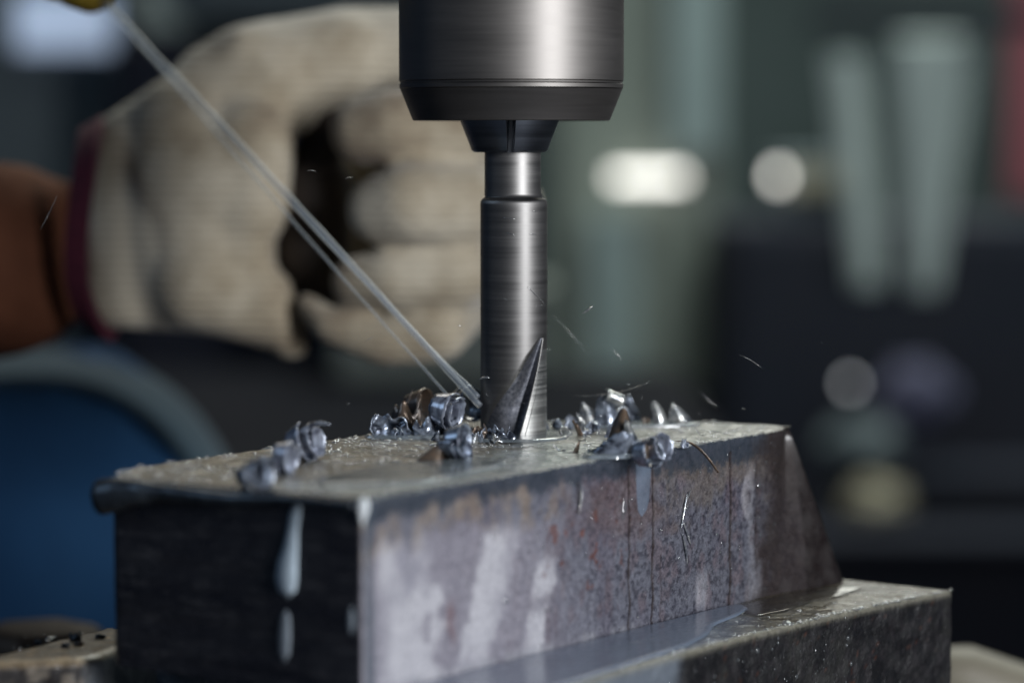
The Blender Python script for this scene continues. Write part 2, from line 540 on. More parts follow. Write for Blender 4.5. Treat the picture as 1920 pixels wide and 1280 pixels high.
def rounded(poly, dens):
    n = len(poly); out = []; seg = []
    P = [np.array(p, float) for p in poly]
    for i in range(n):
        a, c, d = P[i - 1], P[i], P[(i + 1) % n]
        r = RAD[i]
        p0 = c + (a - c) / np.linalg.norm(a - c) * r
        p2 = c + (d - c) / np.linalg.norm(d - c) * r
        for t in np.linspace(0, 1, 9):
            out.append((1 - t) ** 2 * p0 + 2 * t * (1 - t) * c + t * t * p2)
        nxt = P[(i + 1) % n]
        r2 = RAD[(i + 1) % n]
        q = nxt + (c - nxt) / np.linalg.norm(c - nxt) * r2
        for t in np.linspace(0, 1, dens[i] + 2)[1:-1]:
            out.append(p2 * (1 - t) + q * t)
    return np.array(out)


DENS = [380, 14, 30, 40, 60, 10, 110]
Tp, Bp = rounded(TOP, DENS), rounded(BOT, DENS)
nc = len(Tp)
dT = np.roll(Tp, -1, 0) - np.roll(Tp, 1, 0)
nrm = np.stack([dT[:, 1], -dT[:, 0]], -1)
nrm /= np.linalg.norm(nrm, axis=1)[:, None]
Nn = np.array(TOP[0]); Rn = np.array(TOP[1]); eu = (Rn - Nn) / np.linalg.norm(Rn - Nn)
nf = np.array([eu[1], -eu[0]])
depth = np.concatenate([np.linspace(HB, 2.2, 96), 1.8 * (1 - np.sin(np.linspace(0, np.pi / 2, 7)[1:])) + 0.0])
V = []; C = []
rows = len(depth)
BEV = 1.8
for k, w in enumerate(depth):
    t = (w / HB) ** 0.85
    xy = Tp * (1 - t) + Bp * t
    inset = 0.0
    if w < BEV:
        inset = BEV * (1 - math.sqrt(max(0, 1 - ((BEV - w) / BEV) ** 2)))
    xy = xy - nrm * inset
    u = (xy - Nn) @ eu
    dist = np.abs((xy - Nn) @ nf)
    front = (dist < 3.5) & (u > -1)
    fade = min(1.0, w / 6.0)
    off = (fbm(u, np.full(nc, w), 4, 0.10, 0.10, 1) - 0.5) * 0.5 * fade + (fbm(xy[:, 0] - xy[:, 1], np.full(nc, w), 3, 0.7, 0.7, 2) - 0.5) * 0.16
    gr = np.zeros(nc)
    wob = (fbm(np.full(nc, w), np.zeros(nc), 4, 0.22, 1, 4) - 0.5) * 2.0
    for uu, w0, w1, dp, wd in ((119, 3, 50, .30, .45), (131.3, 4, 50, .32, .45), (173.3, 4, 50, .36, .55), (188, 8, 40, .15, .5), (94, 5, 14, .2, .4), (135.5, 30, 48, .12, .3)):
        if w0 <= w <= w1:
            gr += dp * np.exp(-((u - uu - wob) / wd) ** 2) * front
    off = off - gr
    # burred, worn upper edge
    if w < 3: off = off + (fbm(u, np.full(nc, 1.0), 4, 0.55, 1, 8) - 0.45) * 0.9 * (1 - w / 3)
    xy = xy + nrm * off[:, None]
    z = -w + (fbm(u, np.zeros(nc), 3, 0.5, 1, 9) - 0.5) * 0.5 * (w < 3)
    V.append(np.stack([xy[:, 0], xy[:, 1], z + np.zeros(nc)], -1))
    # ---- stain colours, lamp falloff and unlit left side painted in
    W = np.full(nc, w)
    big = fbm(u, W, 4, 0.07, 0.05, 12)
    med = fbm(u, W, 5, 0.28, 0.16, 13)
    fin = fbm(u, W, 4, 0.9, 0.9, 14)
    c = np.tile(np.array([0.165, 0.172, 0.212]), (nc, 1)) * (1 - 0.22 * sstep(90, 150, u))[:, None]  # right part darkened: lamp falloff painted into the colour
    c = mixc(c, (0.125, 0.12, 0.155), sstep(0.40, 0.66, big) * 0.8)
    c = mixc(c, (0.15, 0.105, 0.115), sstep(0.50, 0.72, med) * 0.45 * sstep(22, 60, u))
    c = mixc(c, (0.04, 0.04, 0.055), sstep(0.54, 0.66, fin) * 0.8 * sstep(50, 130, u))
    wan = (fbm(u, W, 3, 0.05, 0.12, 17) - 0.5) * 16
    jit = (med - 0.5) * 17 + (fin - .5) * 4 + wan
    # pale dried coolant
    pale = sstep(4, 9, u) * (1 - sstep(26, 31, u + jit)) * sstep(8, 15, w + jit)
    cs = 63 - 16 * (w - 8) / 34
    pale = np.maximum(pale, (1 - sstep(4.2 + w * 0.06, 7.5 + w * 0.06, np.abs(u - cs + jit * 0.5))) * sstep(11, 17, w))
    cs = 80 - 0.24 * (w - 24)
    pale = np.maximum(pale, (1 - sstep(3.0, 6.2, np.abs(u - cs + jit * .4))) * sstep(20, 26, w) * (1 - 0.75 * np.exp(-((w - 36) / 2.5) ** 2)))
    pale = np.maximum(pale, 0.75 * (1 - sstep(0, 2.5, np.abs(u - 21 - jit * .3))) * sstep(12, 20, w))
    pale = np.maximum(pale, 0.8 * (1 - sstep(2.0, 4.6, np.abs(u - 157 + jit * .4))) * sstep(36, 41, w) * (1 - sstep(46, 50, w)))
    pale = np.maximum(pale, 0.6 * (1 - sstep(1.2, 3.5, np.abs(u - 184.5 + jit * .4))) * sstep(6, 12, w))
    pale = np.maximum(pale, 0.5 * (1 - sstep(1.5, 4.5, np.abs(u - 189 + jit * .4))) * sstep(30, 36, w))
    c = mixc(c, (0.32, 0.31, 0.36), (1 - sstep(60, 105, u + jit)) * sstep(9, 16, w + jit * .4) * 0.75)  # lighter left part: dried coolant plus painted lamp falloff
    c = mixc(c, (0.50, 0.50, 0.54), pale * (0.35 + 0.6 * sstep(.38, .6, big)))
    c = mixc(c, (0.26, 0.26, 0.31), 0.6 * (1 - sstep(2.5, 5, np.abs(u - 17 - jit * .5))) * sstep(12, 16, w) * (1 - sstep(24, 32, w)))
    # tan heat band under the dark one
    tan = sstep(3, 6.0, w + jit * .4) * (1 - sstep(11, 17, w + jit)) * (1 - sstep(70, 100, u))
    c = mixc(c, (0.29, 0.235, 0.175), tan * 0.6 * sstep(.32, .6, med))
    tan2 = sstep(3, 7, w) * (1 - sstep(10, 20, w + jit)) * sstep(120, 140, u)
    c = mixc(c, (0.15, 0.125, 0.10), tan2 * 0.6)
    rb = sstep(88, 104, u + jit) * (1 - sstep(128, 142, u + jit)) * sstep(4, 8, w) * (1 - sstep(16, 26, w + jit))
    c = mixc(c, (0.13, 0.085, 0.08), rb * 0.5)
    c = mixc(c, (0.33, 0.34, 0.38), 0.7 * sstep(46.5, 48.5, w) * (1 - sstep(110, 135, u)) * sstep(.35, .6, med))
    # rust freckles
    rs = sstep(0.66, 0.74, fbm(u, W, 3, 0.30, 0.30, 21)) * sstep(70, 84, u) * (1 - sstep(108, 125, u)) * sstep(10, 14, w) * (1 - sstep(32, 40, w))
    c = mixc(c, (0.15, 0.05, 0.03), rs * 0.7)
    c = mixc(c, (0.16, 0.065, 0.06), 0.6 * np.exp(-((u - 37 - jit * .3) / 1.4) ** 2) * sstep(28, 33, w) * (1 - sstep(38, 44, w)))
    # dark upper band and edge band
    dk = 1 - sstep(3.4, 6.4, w + (med - 0.5) * 8 - 0.4 + (fin - .5) * 5 - 2.6 * sstep(110, 150, u))
    c = mixc(c, (0.035, 0.044, 0.058), dk * 0.93 * (0.75 + 0.4 * fin))
    edge = (1 - sstep(2.2, 5.5, u + (big - .5) * 3)) * (u > 0.9)
    c = mixc(c, (0.06, 0.08, 0.10), edge * 0.85)
    c = mixc(c, (0.030, 0.020, 0.019), np.clip(gr * 5, 0, 1) * (0.6 + 0.6 * fin))
    # far right turns dark brown
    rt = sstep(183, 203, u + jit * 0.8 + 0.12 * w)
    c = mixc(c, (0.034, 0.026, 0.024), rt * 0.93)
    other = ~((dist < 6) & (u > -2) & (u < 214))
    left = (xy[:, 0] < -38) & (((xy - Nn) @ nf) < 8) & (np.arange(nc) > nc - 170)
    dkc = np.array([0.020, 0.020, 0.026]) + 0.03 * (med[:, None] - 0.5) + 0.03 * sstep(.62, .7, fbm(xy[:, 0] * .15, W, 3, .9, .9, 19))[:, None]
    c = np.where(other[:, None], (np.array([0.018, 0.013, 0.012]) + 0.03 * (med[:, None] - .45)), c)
    c = np.where((left | (u < 0.2))[:, None], dkc, c)  # left side near-black: its shade is painted into the colour
    wetn = np.clip(np.maximum(edge * 0.6, pale * 0.35) + 0.10 + 0.6 * dk, 0, 1)
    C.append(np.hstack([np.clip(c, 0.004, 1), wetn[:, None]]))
nlat = rows
# top surface: shrink rings toward the centre
ctr = np.array([-12.0, -40.0])
xy0 = V[-1][:, :2]
ks = np.concatenate([np.linspace(0, 0.12, 12)[1:], np.linspace(0.12, 0.995, 46)[1:]])
for s in ks:
    xy = xy0 * (1 - s) + ctr * s
    u = (xy - Nn) @ eu
    q = -((xy - Nn) @ nf)          # distance back from the front face
    z = (fbm(xy[:, 0], xy[:, 1], 4, 0.35, 0.35, 31) - 0.5) * 0.35 * sstep(0, .03, s) + (fbm(xy[:, 0], xy[:, 1], 3, 0.06, 0.06, 32) - 0.5) * 0.7 * sstep(0, .2, s)
    V.append(np.stack([xy[:, 0], xy[:, 1], z], -1))
    med = fbm(xy[:, 0], xy[:, 1], 5, 0.12, 0.12, 33)
    fin = fbm(xy[:, 0], xy[:, 1], 4, 0.8, 0.8, 34)
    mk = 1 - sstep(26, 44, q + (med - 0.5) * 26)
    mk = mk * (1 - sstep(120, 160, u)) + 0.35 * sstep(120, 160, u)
    c = np.tile(np.array([0.115, 0.088, 0.045]), (nc, 1))
    c = mixc(c, (0.07, 0.055, 0.035), sstep(0.5, 0.68, fin) * 0.8)
    c = mixc(c, (0.22, 0.205, 0.15), sstep(0.52, 0.70, med) * 0.6)
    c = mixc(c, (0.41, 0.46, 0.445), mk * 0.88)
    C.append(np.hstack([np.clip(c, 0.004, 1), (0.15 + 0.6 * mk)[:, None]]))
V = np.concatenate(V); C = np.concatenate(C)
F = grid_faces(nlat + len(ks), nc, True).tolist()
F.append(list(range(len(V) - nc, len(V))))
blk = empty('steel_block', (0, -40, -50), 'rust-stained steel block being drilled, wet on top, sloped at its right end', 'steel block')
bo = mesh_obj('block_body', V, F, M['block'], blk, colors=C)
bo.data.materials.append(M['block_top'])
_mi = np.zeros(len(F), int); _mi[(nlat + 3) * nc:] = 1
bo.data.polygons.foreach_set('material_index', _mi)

# burr rolled over the left end's upper edge, fat at the far corner
pts = []; rad = []
for i in range(46):
    t = i / 45
    x = -38.5 + (-106.0 + 38.5) * t; y = -150.0 + (-103.4 + 150.0) * t
    pts.append((x - 0.6 - 1.6 * t ** 5, y + 0.4 - 1.2 * t ** 3, -1.6 - 1.4 * t - 2.6 * t ** 6 + 0.5 * math.sin(9 * t)))
    rad.append(0.9 + 2.0 * t ** 1.6 + 2.0 * max(0, t - 0.8) * 5 * (1 - max(0, t - 0.93) * 6) + 0.35 * noise.noise(Vector((t * 14, 0, 0))))
o = tube('rolled_burr', pts, rad, M['burr'], blk, 20, 1.15)
V2 = []

# ------------------------------------------------------------------ vise base with its wet shelf
SH = -50.0
base = empty('vise_base', (20, -20, -110), 'dark cast vise base, its wet ledge carrying the steel block', 'vise')


def ledge(name, poly, z1, z0, parent, rad, dens, colfn, topcol, seed, mat, bev=1.6, top_amp=0.5):
    n = len(poly); P = [np.array(p, float) for p in poly]; out = []
    for i in range(n):
        a, c, d = P[i - 1], P[i], P[(i + 1) % n]
        p0 = c + (a - c) / np.linalg.norm(a - c) * rad
        p2 = c + (d - c) / np.linalg.norm(d - c) * rad
        for t in np.linspace(0, 1, 7):
            out.append((1 - t) ** 2 * p0 + 2 * t * (1 - t) * c + t * t * p2)
        q = d + (c - d) / np.linalg.norm(c - d) * rad
        m = max(2, int(np.linalg.norm(q - p2) / dens))
        for t in np.linspace(0, 1, m + 2)[1:-1]: out.append(p2 * (1 - t) + q * t)
    T = np.array(out); k = len(T)
    d = np.roll(T, -1, 0) - np.roll(T, 1, 0)
    nn = np.stack([d[:, 1], -d[:, 0]], -1); nn /= np.linalg.norm(nn, axis=1)[:, None] + 1e-9
    s = np.cumsum(np.linalg.norm(np.roll(T, -1, 0) - T, axis=1))
    dep = np.concatenate([np.linspace(z1 - z0, bev, 60), bev * (1 - np.sin(np.linspace(0, np.pi / 2, 6)[1:]))])
    V, C = [], []
    for w in dep:
        ins = bev * (1 - math.sqrt(max(0, 1 - ((bev - w) / bev) ** 2))) if w < bev else 0
        off = (fbm(s, np.full(k, w), 4, 0.2, 0.2, seed) - 0.5) * 0.7 + (fbm(s, np.full(k, w), 3, 0.9, 0.9, seed + 1) - .5) * .3
        if w < 3: off += (fbm(s, np.zeros(k), 4, 0.5, 1, seed + 2) - 0.5) * 1.1 * (1 - w / 3)
        xy = T + nn * (off - ins)[:, None]
        V.append(np.stack([xy[:, 0], xy[:, 1], np.full(k, z1 - w)], -1))
        C.append(colfn(xy, np.full(k, w), s))
    ctr = T.mean(0)
    x0 = V[-1][:, :2]
    K = np.concatenate([np.linspace(0, 0.10, 8)[1:], np.linspace(0.10, 0.99, 40)[1:]])
    for q in K:
        xy = x0 * (1 - q) + ctr * q
        z = z1 + (fbm(xy[:, 0], xy[:, 1], 4, 0.2, 0.2, seed + 4) - 0.5) * top_amp * sstep(0, .03, q)
        V.append(np.stack([xy[:, 0], xy[:, 1], z], -1)); C.append(topcol(xy))
    V = np.concatenate(V); C = np.concatenate(C)
    F = grid_faces(len(dep) + len(K), k, True).tolist()
    F.append(list(range(len(V) - k, len(V))))
    F.append(list(range(k))[::-1])
    return mesh_obj(name, V, F, mat, parent, colors=C)


def side_col(xy, w, s):
    med = fbm(s, w, 4, 0.12, 0.10, 41); fin = fbm(s, w, 4, 0.7, 0.5, 42)
    c = np.tile(np.array([0.011, 0.011, 0.012]), (len(w), 1))
    c = mixc(c, (0.03, 0.03, 0.028), sstep(.5, .7, med) * .7)
    c = mixc(c, (0.020, 0.018, 0.020), sstep(.5, .66, fin) * .8)
    c = mixc(c, (0.09, 0.035, 0.02), sstep(.78, .86, fbm(s, w, 3, .5, .5, 43)) * .5)
    # milky run over the edge at the left of the ledge
    run = (1 - sstep(9, 14, np.abs(xy[:, 0] - 33 + (med - .5) * 6))) * (1 - sstep(14, 20, w)) + (1 - sstep(8, 46, xy[:, 0] + (med - .5) * 50 + w * .6))
    c = mixc(c, (0.20, 0.235, 0.28), np.clip(run, 0, 1) * .65)
    c = mixc(c, (0.24, 0.23, 0.18), (1 - sstep(.5, 2.2, w)) * .7)
    return np.hstack([c, (0.25 + 0.4 * np.clip(run, 0, 1))[:, None]])


def top_col(xy):
    med = fbm(xy[:, 0], xy[:, 1], 5, 0.10, 0.10, 51); fin = fbm(xy[:, 0], xy[:, 1], 4, 0.6, 0.6, 52)
    c = np.tile(np.array([0.082, 0.066, 0.036]), (len(xy), 1))
    c = mixc(c, (0.022, 0.016, 0.010), sstep(.44, .54, med) * .9)
    c = mixc(c, (0.05, 0.04, 0.03), sstep(.52, .66, fin) * .7)
    mk = 1 - sstep(52, 74, xy[:, 0] + (med - .5) * 22)
    c = mixc(c, (0.20, 0.24, 0.31), mk * .7)
    return np.hstack([c, (0.45 + 0.4 * mk)[:, None]])


LEDGE = [(-36, -203), (40, -98), (66, -58.6), (101, -18), (135.5, 20), (109, 39), (70, 72), (-20, 60), (-100, -60), (-104, -100), (-39.5, -146)]
ledge('ledge', [(-40, -207), (40, -94), (66, -59), (101, -17), (136, 20.5), (110, 38.5), (60, 80), (-30, 60), (-98, -78), (-60, -120)], SH, -110, base, 2.2, 1.2, side_col, top_col, 61, M['base'])


def crust_col(xy, w, s):
    fin = fbm(s, w, 4, 0.35, 0.35, 45)
    c = np.tile(np.array([0.02, 0.017, 0.017]), (len(w), 1))
    c = mixc(c, (0.22, 0.19, 0.15), sstep(.56, .68, fin) * .7)
    g = sstep(-116, -112, xy[:, 0])
    c = mixc(c, (0.30, 0.33, 0.36), g * .9)
    c = mixc(c, (0.30, 0.23, 0.14), (1 - sstep(.6, 2.6, w)) * .8)
    return np.hstack([c, (0.2 + .4 * g)[:, None]])


def lug_top(xy):
    med = fbm(xy[:, 0], xy[:, 1], 4, 0.3, 0.3, 53); fin = fbm(xy[:, 0], xy[:, 1], 4, 1.0, 1.0, 54)
    c = np.tile(np.array([0.095, 0.07, 0.04]), (len(xy), 1))
    c = mixc(c, (0.30, 0.17, 0.06), sstep(.55, .7, med) * .6)
    c = mixc(c, (0.05, 0.04, 0.03), sstep(.52, .66, fin) * .7)
    return np.hstack([c, np.full((len(xy), 1), .1)])


ledge('side_lug', [(-150, -104), (-116.5, -97), (-110.8, -90.5), (-106.5, -78), (-98, -62), (-114, -46), (-137.5, -87.5)], SH + 0.3, -110, base, 1.6, 0.8, crust_col, lug_top, 71, stained('lug_iron', speck=0.6, sscale=900, rough=0.6, wet=0.08, bmp=0.6), bev=2.4)
tb = empty('machine_table', (0, 0, -150), 'heavy cast machine table under the vise base', 'table')
box('table_top', -260, 260, -240, 150, -150, -110.5, M['dark'], tb, 4)

# hex bolt head left behind the block
e = empty('hex_bolt', (-160, 125, -150), 'brown rusty hex bolt head blurred in the lower left corner', 'bolt')
V = []; F = []
cx, cy = -163, 125
prof = [(21, -150), (21, -86), (20.2, -82.5), (16.5, -79.5), (0.5, -79)]
for r, z in prof:
    for k in range(6):
        a = math.pi / 3 * k + 0.35
        V.append((cx + r * math.cos(a) * 1.15, cy + r * math.sin(a) * 1.15, z))
F = grid_faces(len(prof), 6, True).tolist(); F.append(list(range(24, 30)))
o = mesh_obj('bolt_head', V, F, M['rust'], e, smooth=False)
bm_ = o.modifiers.new('bevel', 'BEVEL'); bm_.width = 0.0015; bm_.segments = 2
lathe('washer', [(30, -150), (30, -98), (28, -95), (12, -94.8)], M['rust'], e, 48, cx, cy)

# pale bar lower right behind the ledge
o = tube('handle_bar', [(128, 150, -98), (160, 152, -104), (200, 154, -119), (250, 156, -138)], [6, 13, 14, 15], M['beige'], None, 28)
tag(o, 'pale beige bar sloping down at the lower right behind the ledge', 'bar')

# ------------------------------------------------------------------ chuck
ch = empty('drill_chuck', (0, 0, 93.5), 'big turned steel drill chuck hanging from the top edge', 'drill chuck')
X0 = -0.2
pr = [(29.2, 93.7), (29.6, 94.1), (33.0, 103.0), (33.15, 103.6)]
o = lathe('nose_ring', [(16.5, 94.6), (28.9, 93.7), (29.3, 93.9), (32.2, 101.2), (32.9, 103.0)], M['chuck_dark'], ch, 160, X0, 0, cap=False); autosmooth(o, 25)
prof = [(32.85, 103.0), (33.15, 103.35), (33.2, 104.4), (32.9, 104.7), (32.95, 105.2), (33.3, 105.5)] + [(33.3, z) for z in np.linspace(106, 134, 14)] + [(33.0, 134.4), (33.0, 135.2), (33.3, 135.6), (33.3, 175)]
o = lathe('sleeve', prof, M['chuck'], ch, 192, X0, 0, cap=False); autosmooth(o, 25)
lathe('spindle', [(20, 175), (20, 330)], M['chuck_dark'], ch, 96, X0, 0)
# three jaws: sectors of a cone with gaps
for j in range(3):
    a0 = 2 * math.pi * j / 3 + 0.55 + 0.10
    a1 = a0 + 2 * math.pi / 3 - 0.20
    th = np.linspace(a0, a1, 26)
    V = []
    pj = [(8.35, 84.4), (10.6, 84.4), (11.4, 85.0), (11.9, 86.6), (14.9, 94.2), (15.2, 100.0), (8.35, 100.0)]
    for r, z in pj:
        for a in th: V.append((X0 - 0.5 + r * math.cos(a), r * math.sin(a), z))
    F = grid_faces(len(pj), 26).tolist()
    k = len(pj)
    F.append([i * 26 for i in range(k)][::-1]); F.append([i * 26 + 25 for i in range(k)])
    F += [[6 * 26 + i, 6 * 26 + i + 1, i + 1, i] for i in range(25)]
    o = mesh_obj('jaw', V, F, M['jaw'], ch); autosmooth(o, 30)

# ------------------------------------------------------------------ drill bit
db = empty('drill_bit', (0, 0, 0), 'thick spiral drill bit turning down into the steel block', 'drill bit')
XD = 0.55
lathe('shank', [(8.45, 71.5), (8.35, 72.5), (8.35, 98)], M['drill'], db, 128, XD - 0.35, 0, cap=False)
o = lathe('collar', [(9.95, 69.2), (9.85, 69.9), (9.55, 70.4), (9.0, 70.8), (8.6, 71.2), (8.42, 72.0)], M['drill'], db, 128, XD, 0, cap=False); autosmooth(o, 40)
# body with one visible spiral flute and its twin at the back
ns, nz_ = 480, 420
zz = np.concatenate([np.linspace(-9, 34, 340), np.linspace(34, 69.2, 41)[1:]])
Z, S = np.meshgrid(zz, np.linspace(0, 360, ns, endpoint=False), indexing='ij')
RB = 9.98


def flute(Z, S, phase):
    # angle from the camera side, positive to the right
    ang = (S + 90 + phase + 180) % 360 - 180
    phR = 9 + 1.78 * Z + 0.0 * Z
    _zs = np.linspace(-9, 30, 200)
    _pl = np.interp(_zs, [-9, 0, 8, 12.7, 18, 21, 25, 27.5, 29.5], [-128, -92, -56, -32, -6, 5, 19, 32, 50])
    _k = np.ones(41) / 41
    _pl = np.convolve(np.pad(_pl, 20, mode='reflect', reflect_type='odd'), _k, 'valid')
    phL = np.interp(Z, _zs, _pl)
    wdt = np.clip(phR - phL, 0.01, None)
    x = (ang - phL) / wdt
    inside = (x > 0) & (x < 1) & (Z < 29.5)
    full = np.clip((wdt) / 75, 0, 1)
    prof = np.where(x < 0.80, np.sin(np.clip(x / 0.80, 0, 1) * np.pi / 2) ** 2.3, 1.0 - sstep(0.86, 1.0, x) ** 1.4)
    return np.where(inside, prof * 3.3 * full ** 1.1, 0), inside, ang, phR


D1, in1, ang1, phR1 = flute(Z, S, 0)
D2, in2, ang2, _ = flute(Z, S, 180)
rr = RB - D1 - D2 - 0.06 * (Z < 33) * 0
# land relief: a slightly raised margin beside the cutting edge, cleared land behind it
land = (ang1 > phR1) & (ang1 < phR1 + 95) & (Z < 26)
marg = (ang1 > phR1) & (ang1 < phR1 + 9)
rr = rr - np.where(land & ~marg, 0.18, 0)
Vv = np.stack([XD + rr * np.cos(np.radians(S)), rr * np.sin(np.radians(S)), Z], -1).reshape(-1, 3)
Fa = grid_faces(len(zz), ns, True)
fi = Fa.min(axis=1)
reg = ((in1 & (D1 > 0.35)) | (in2 & (D2 > 0.35)))
regl = land
f_fl = reg.reshape(-1)[Fa[:, 0]] & reg.reshape(-1)[Fa[:, 2]]
f_ld = regl.reshape(-1)[Fa[:, 0]] & ~f_fl


def sub(name, mask, mat):
    ff = Fa[mask]
    ids, inv = np.unique(ff.ravel(), return_inverse=True)
    o = mesh_obj(name, Vv[ids], inv.reshape(-1, 4), mat, db)
    return o


sub('body', ~f_fl & ~f_ld, M['drill'])
sub('flute', f_fl, M['flute'])
sub('land', f_ld, M['land'])


# fine scratches of swarf clinging to the bit
def curve_pts(p0, p1, p2, n=14):
    p0, p1, p2 = Vector(p0), Vector(p1), Vector(p2)
    return [tuple(p0 * (1 - t) ** 2 + p1 * (2 * t * (1 - t)) + p2 * t * t) for t in [i / (n - 1) for i in range(n)]]


def on_bit(px, z, r=10.15):
    x = (px - 964) / 6.37
    x = max(-9.9, min(9.9, x))
    return (XD + x, -math.sqrt(max(0, r * r - x * x)), z)


th = [([(944, 65.3), (967, 64.8)], 'short bright swarf hair across the bit, topmost'),
      ([(952, 60.8), (966, 60.2)], 'faint swarf hair on the middle of the bit'),
      ([(993, 60.4), (1006, 60.3)], 'tiny swarf hair at the bright side of the bit'),
      ([(990, 44.8), (1004, 42.6), (1019, 40.2), (1021, 39.2), (1004, 39.1)], 'hooked bright swarf hair at the right side of the bit'),
      ([(1000, 67.2), (1008, 67.0)], 'tiny swarf hair near the shoulder of the bit')]
for pts_, lab in th:
    q = []
    P = [on_bit(*p) for p in pts_]
    for a, c in zip(P[:-1], P[1:]):
        for t in (0, .25, .5, .75): q.append(tuple(Vector(a).lerp(Vector(c), t)))
    q.append(P[-1])
    tag(tube('swarf_hair', q, [0.05 + 0.09 * math.sin(math.pi * i / (len(q) - 1)) for i in range(len(q))], M['wire'], None, 6), lab, 'metal hair')

# ------------------------------------------------------------------ chips


def curl(name, label, base_pt, r0, r1, turns, width, pitch, axis, mat, tilt=0.25, th=0.22, start=0.0, n=None, serr=0.12, taper=0.5, group='metal chips on the block', cat='metal chip'):
    """a ribbon rolled into a conical curl; axis = direction of the roll axis; lowest point rests at base_pt"""
    n = n or int(34 * turns) + 8
    ax = Vector(axis).normalized()
    a = ax.orthogonal().normalized(); b_ = ax.cross(a)
    V = []
    m = 7
    for i in range(n):
        t = i / (n - 1)
        an = start + 2 * math.pi * turns * t
        r = r0 + (r1 - r0) * t
        wv_ = width * (1 - taper * t) * (1 + serr * noise.noise(Vector((i * 0.9, r0, 0))))
        if t > 0.85: wv_ *= max(0.12, (1 - t) / 0.15)
        for j in range(m):
            s = j / (m - 1) - 0.5
            rr_ = r + tilt * s * wv_ + 0.10 * serr * math.sin(i * 2.4) * (1 if j in (0, m - 1) else 0.2)
            p = (a * math.cos(an) + b_ * math.sin(an)) * rr_ + ax * (pitch * t + s * wv_)
            V.append(p)
    zmin = min(p.z for p in V)
    cxy = Vector((sum(p.x for p in V) / len(V), sum(p.y for p in V) / len(V), zmin))
    V = [tuple(p - cxy + Vector(base_pt)) for p in V]
    o = mesh_obj(name, V, grid_faces(n, m), mat)
    s = o.modifiers.new('thickness', 'SOLIDIFY'); s.thickness = th * MM; s.offset = 0
    if cat: tag(o, label, cat, group)
    return o


def fin(name, label, base_pt, h, w, lean, yaw, mat, bend=0.5, th=0.3, serr=0.14, hook=0.0, power=0.8):
    """a pointed shard standing up: wide curved foot, tip leaning"""
    nr, nc_ = 26, 15
    V = []
    for i in range(nr):
        t = i / (nr - 1)
        ww = w * (1 - t) ** power + 0.35
        for j in range(nc_):
            s = j / (nc_ - 1) - 0.5
            x = s * ww + lean * t ** 1.5 * h
            y = bend * (s * 2) ** 2 * ww * 0.5 + hook * h * math.sin(t * 2.4) - 0.1 * h * t
            z = h * t + serr * h * noise.noise(Vector((i * .5, j * .6, w))) * (1 if i else 0)
            V.append((x, y, z))
    c, s_ = math.cos(yaw), math.sin(yaw)
    V = [(base_pt[0] + x * c - y * s_, base_pt[1] + x * s_ + y * c, base_pt[2] + z) for x, y, z in V]
    o = mesh_obj(name, V, grid_faces(nr, nc_), mat)
    m_ = o.modifiers.new('thickness', 'SOLIDIFY'); m_.thickness = th * MM; m_.offset = 0
    return tag(o, label, 'metal chip', 'metal chips on the block')


def crumple(name, label, c, r, mat, seed, th=0.25, amp=0.5, group='metal chips on the block', cat='metal chip'):
    """a torn, crinkled shell of a chip"""
    nr, nc_ = 20, 26
    V = []
    rnd = random.Random(seed)
    a0 = rnd.uniform(0, 6.28); span = rnd.uniform(2.6, 4.2)
    for i in range(nr):
        t = i / (nr - 1)
        for j in range(nc_):
            s = j / (nc_ - 1)
            an = a0 + span * s
            k = 1 + amp * 0.9 * noise.noise(Vector((t * 2 + seed, s * 3.2, 0))) + 0.07 * noise.noise(Vector((t * 9, s * 22, seed)))
            rad_ = r[0] * k * (0.55 + 0.45 * math.sin(math.pi * (0.15 + 0.75 * t)))
            V.append((c[0] + rad_ * math.cos(an), c[1] + rad_ * math.sin(an) * 0.8, c[2] + r[1] * t * (0.72 + 0.55 * noise.noise(Vector((s * 4.5, seed, 2)))) ))
    o = mesh_obj(name, V, grid_faces(nr, nc_), mat)
    m_ = o.modifiers.new('thickness', 'SOLIDIFY'); m_.thickness = th * MM; m_.offset = 0
    if cat: tag(o, label, cat, group)
    return o


# right front group, in focus
fin('metal_chip', 'tall brown fin-shaped chip standing upright at the front edge', (30.8, -57, -0.2), 13.6, 8.4, 0.03, 0.12, M['chip_brown'], 0.9, 0.35, 0.03, 0.10, 0.55)
fin('metal_chip', 'broad blue-grey chip flaring at the foot of the tall fin', (31.0, -59.5, -0.3), 7.5, 19, 0.0, 0.15, M['chip'], 0.5, 0.3, 0.12, 0.0, 0.7)
fin('metal_chip', 'bright serrated sliver leaning right on the tall fin', (34.0, -57.6, 3.2), 6.8, 3.4, -0.35, 0.4, M['chip_pale'], 0.5, 0.3, 0.2, 0.1, 0.5)
curl('metal_chip', 'arched brown curl hanging over the edge beside the tall fin', (37.6, -62.5, -2.4), 3.8, 4.4, 0.95, 5.0, 1.5, (1, -.8, 0.1), M['chip'], 0.15, 0.3, 0.4, serr=0.2, taper=0.2)
curl('metal_chip', 'ridged dark curl right of the arched one', (40.6, -60.0, -0.8), 3.4, 3.8, 1.2, 4.0, 1.4, (1, -.7, 0.35), M['chip_ridged'], 0.25, 0.25, 1.0, serr=0.5, taper=0.2)
crumple('metal_chip', 'brown-topped crumpled chip between tall fin and arched curl', (36.0, -60.5, -0.2), (2.6, 6.0), M['chip_brown'], 5)
crumple('metal_chip', 'small glinting crumb at the left foot of the tall fin', (23.0, -52.0, -0.1), (1.8, 2.4), M['chip_pale'], 12)
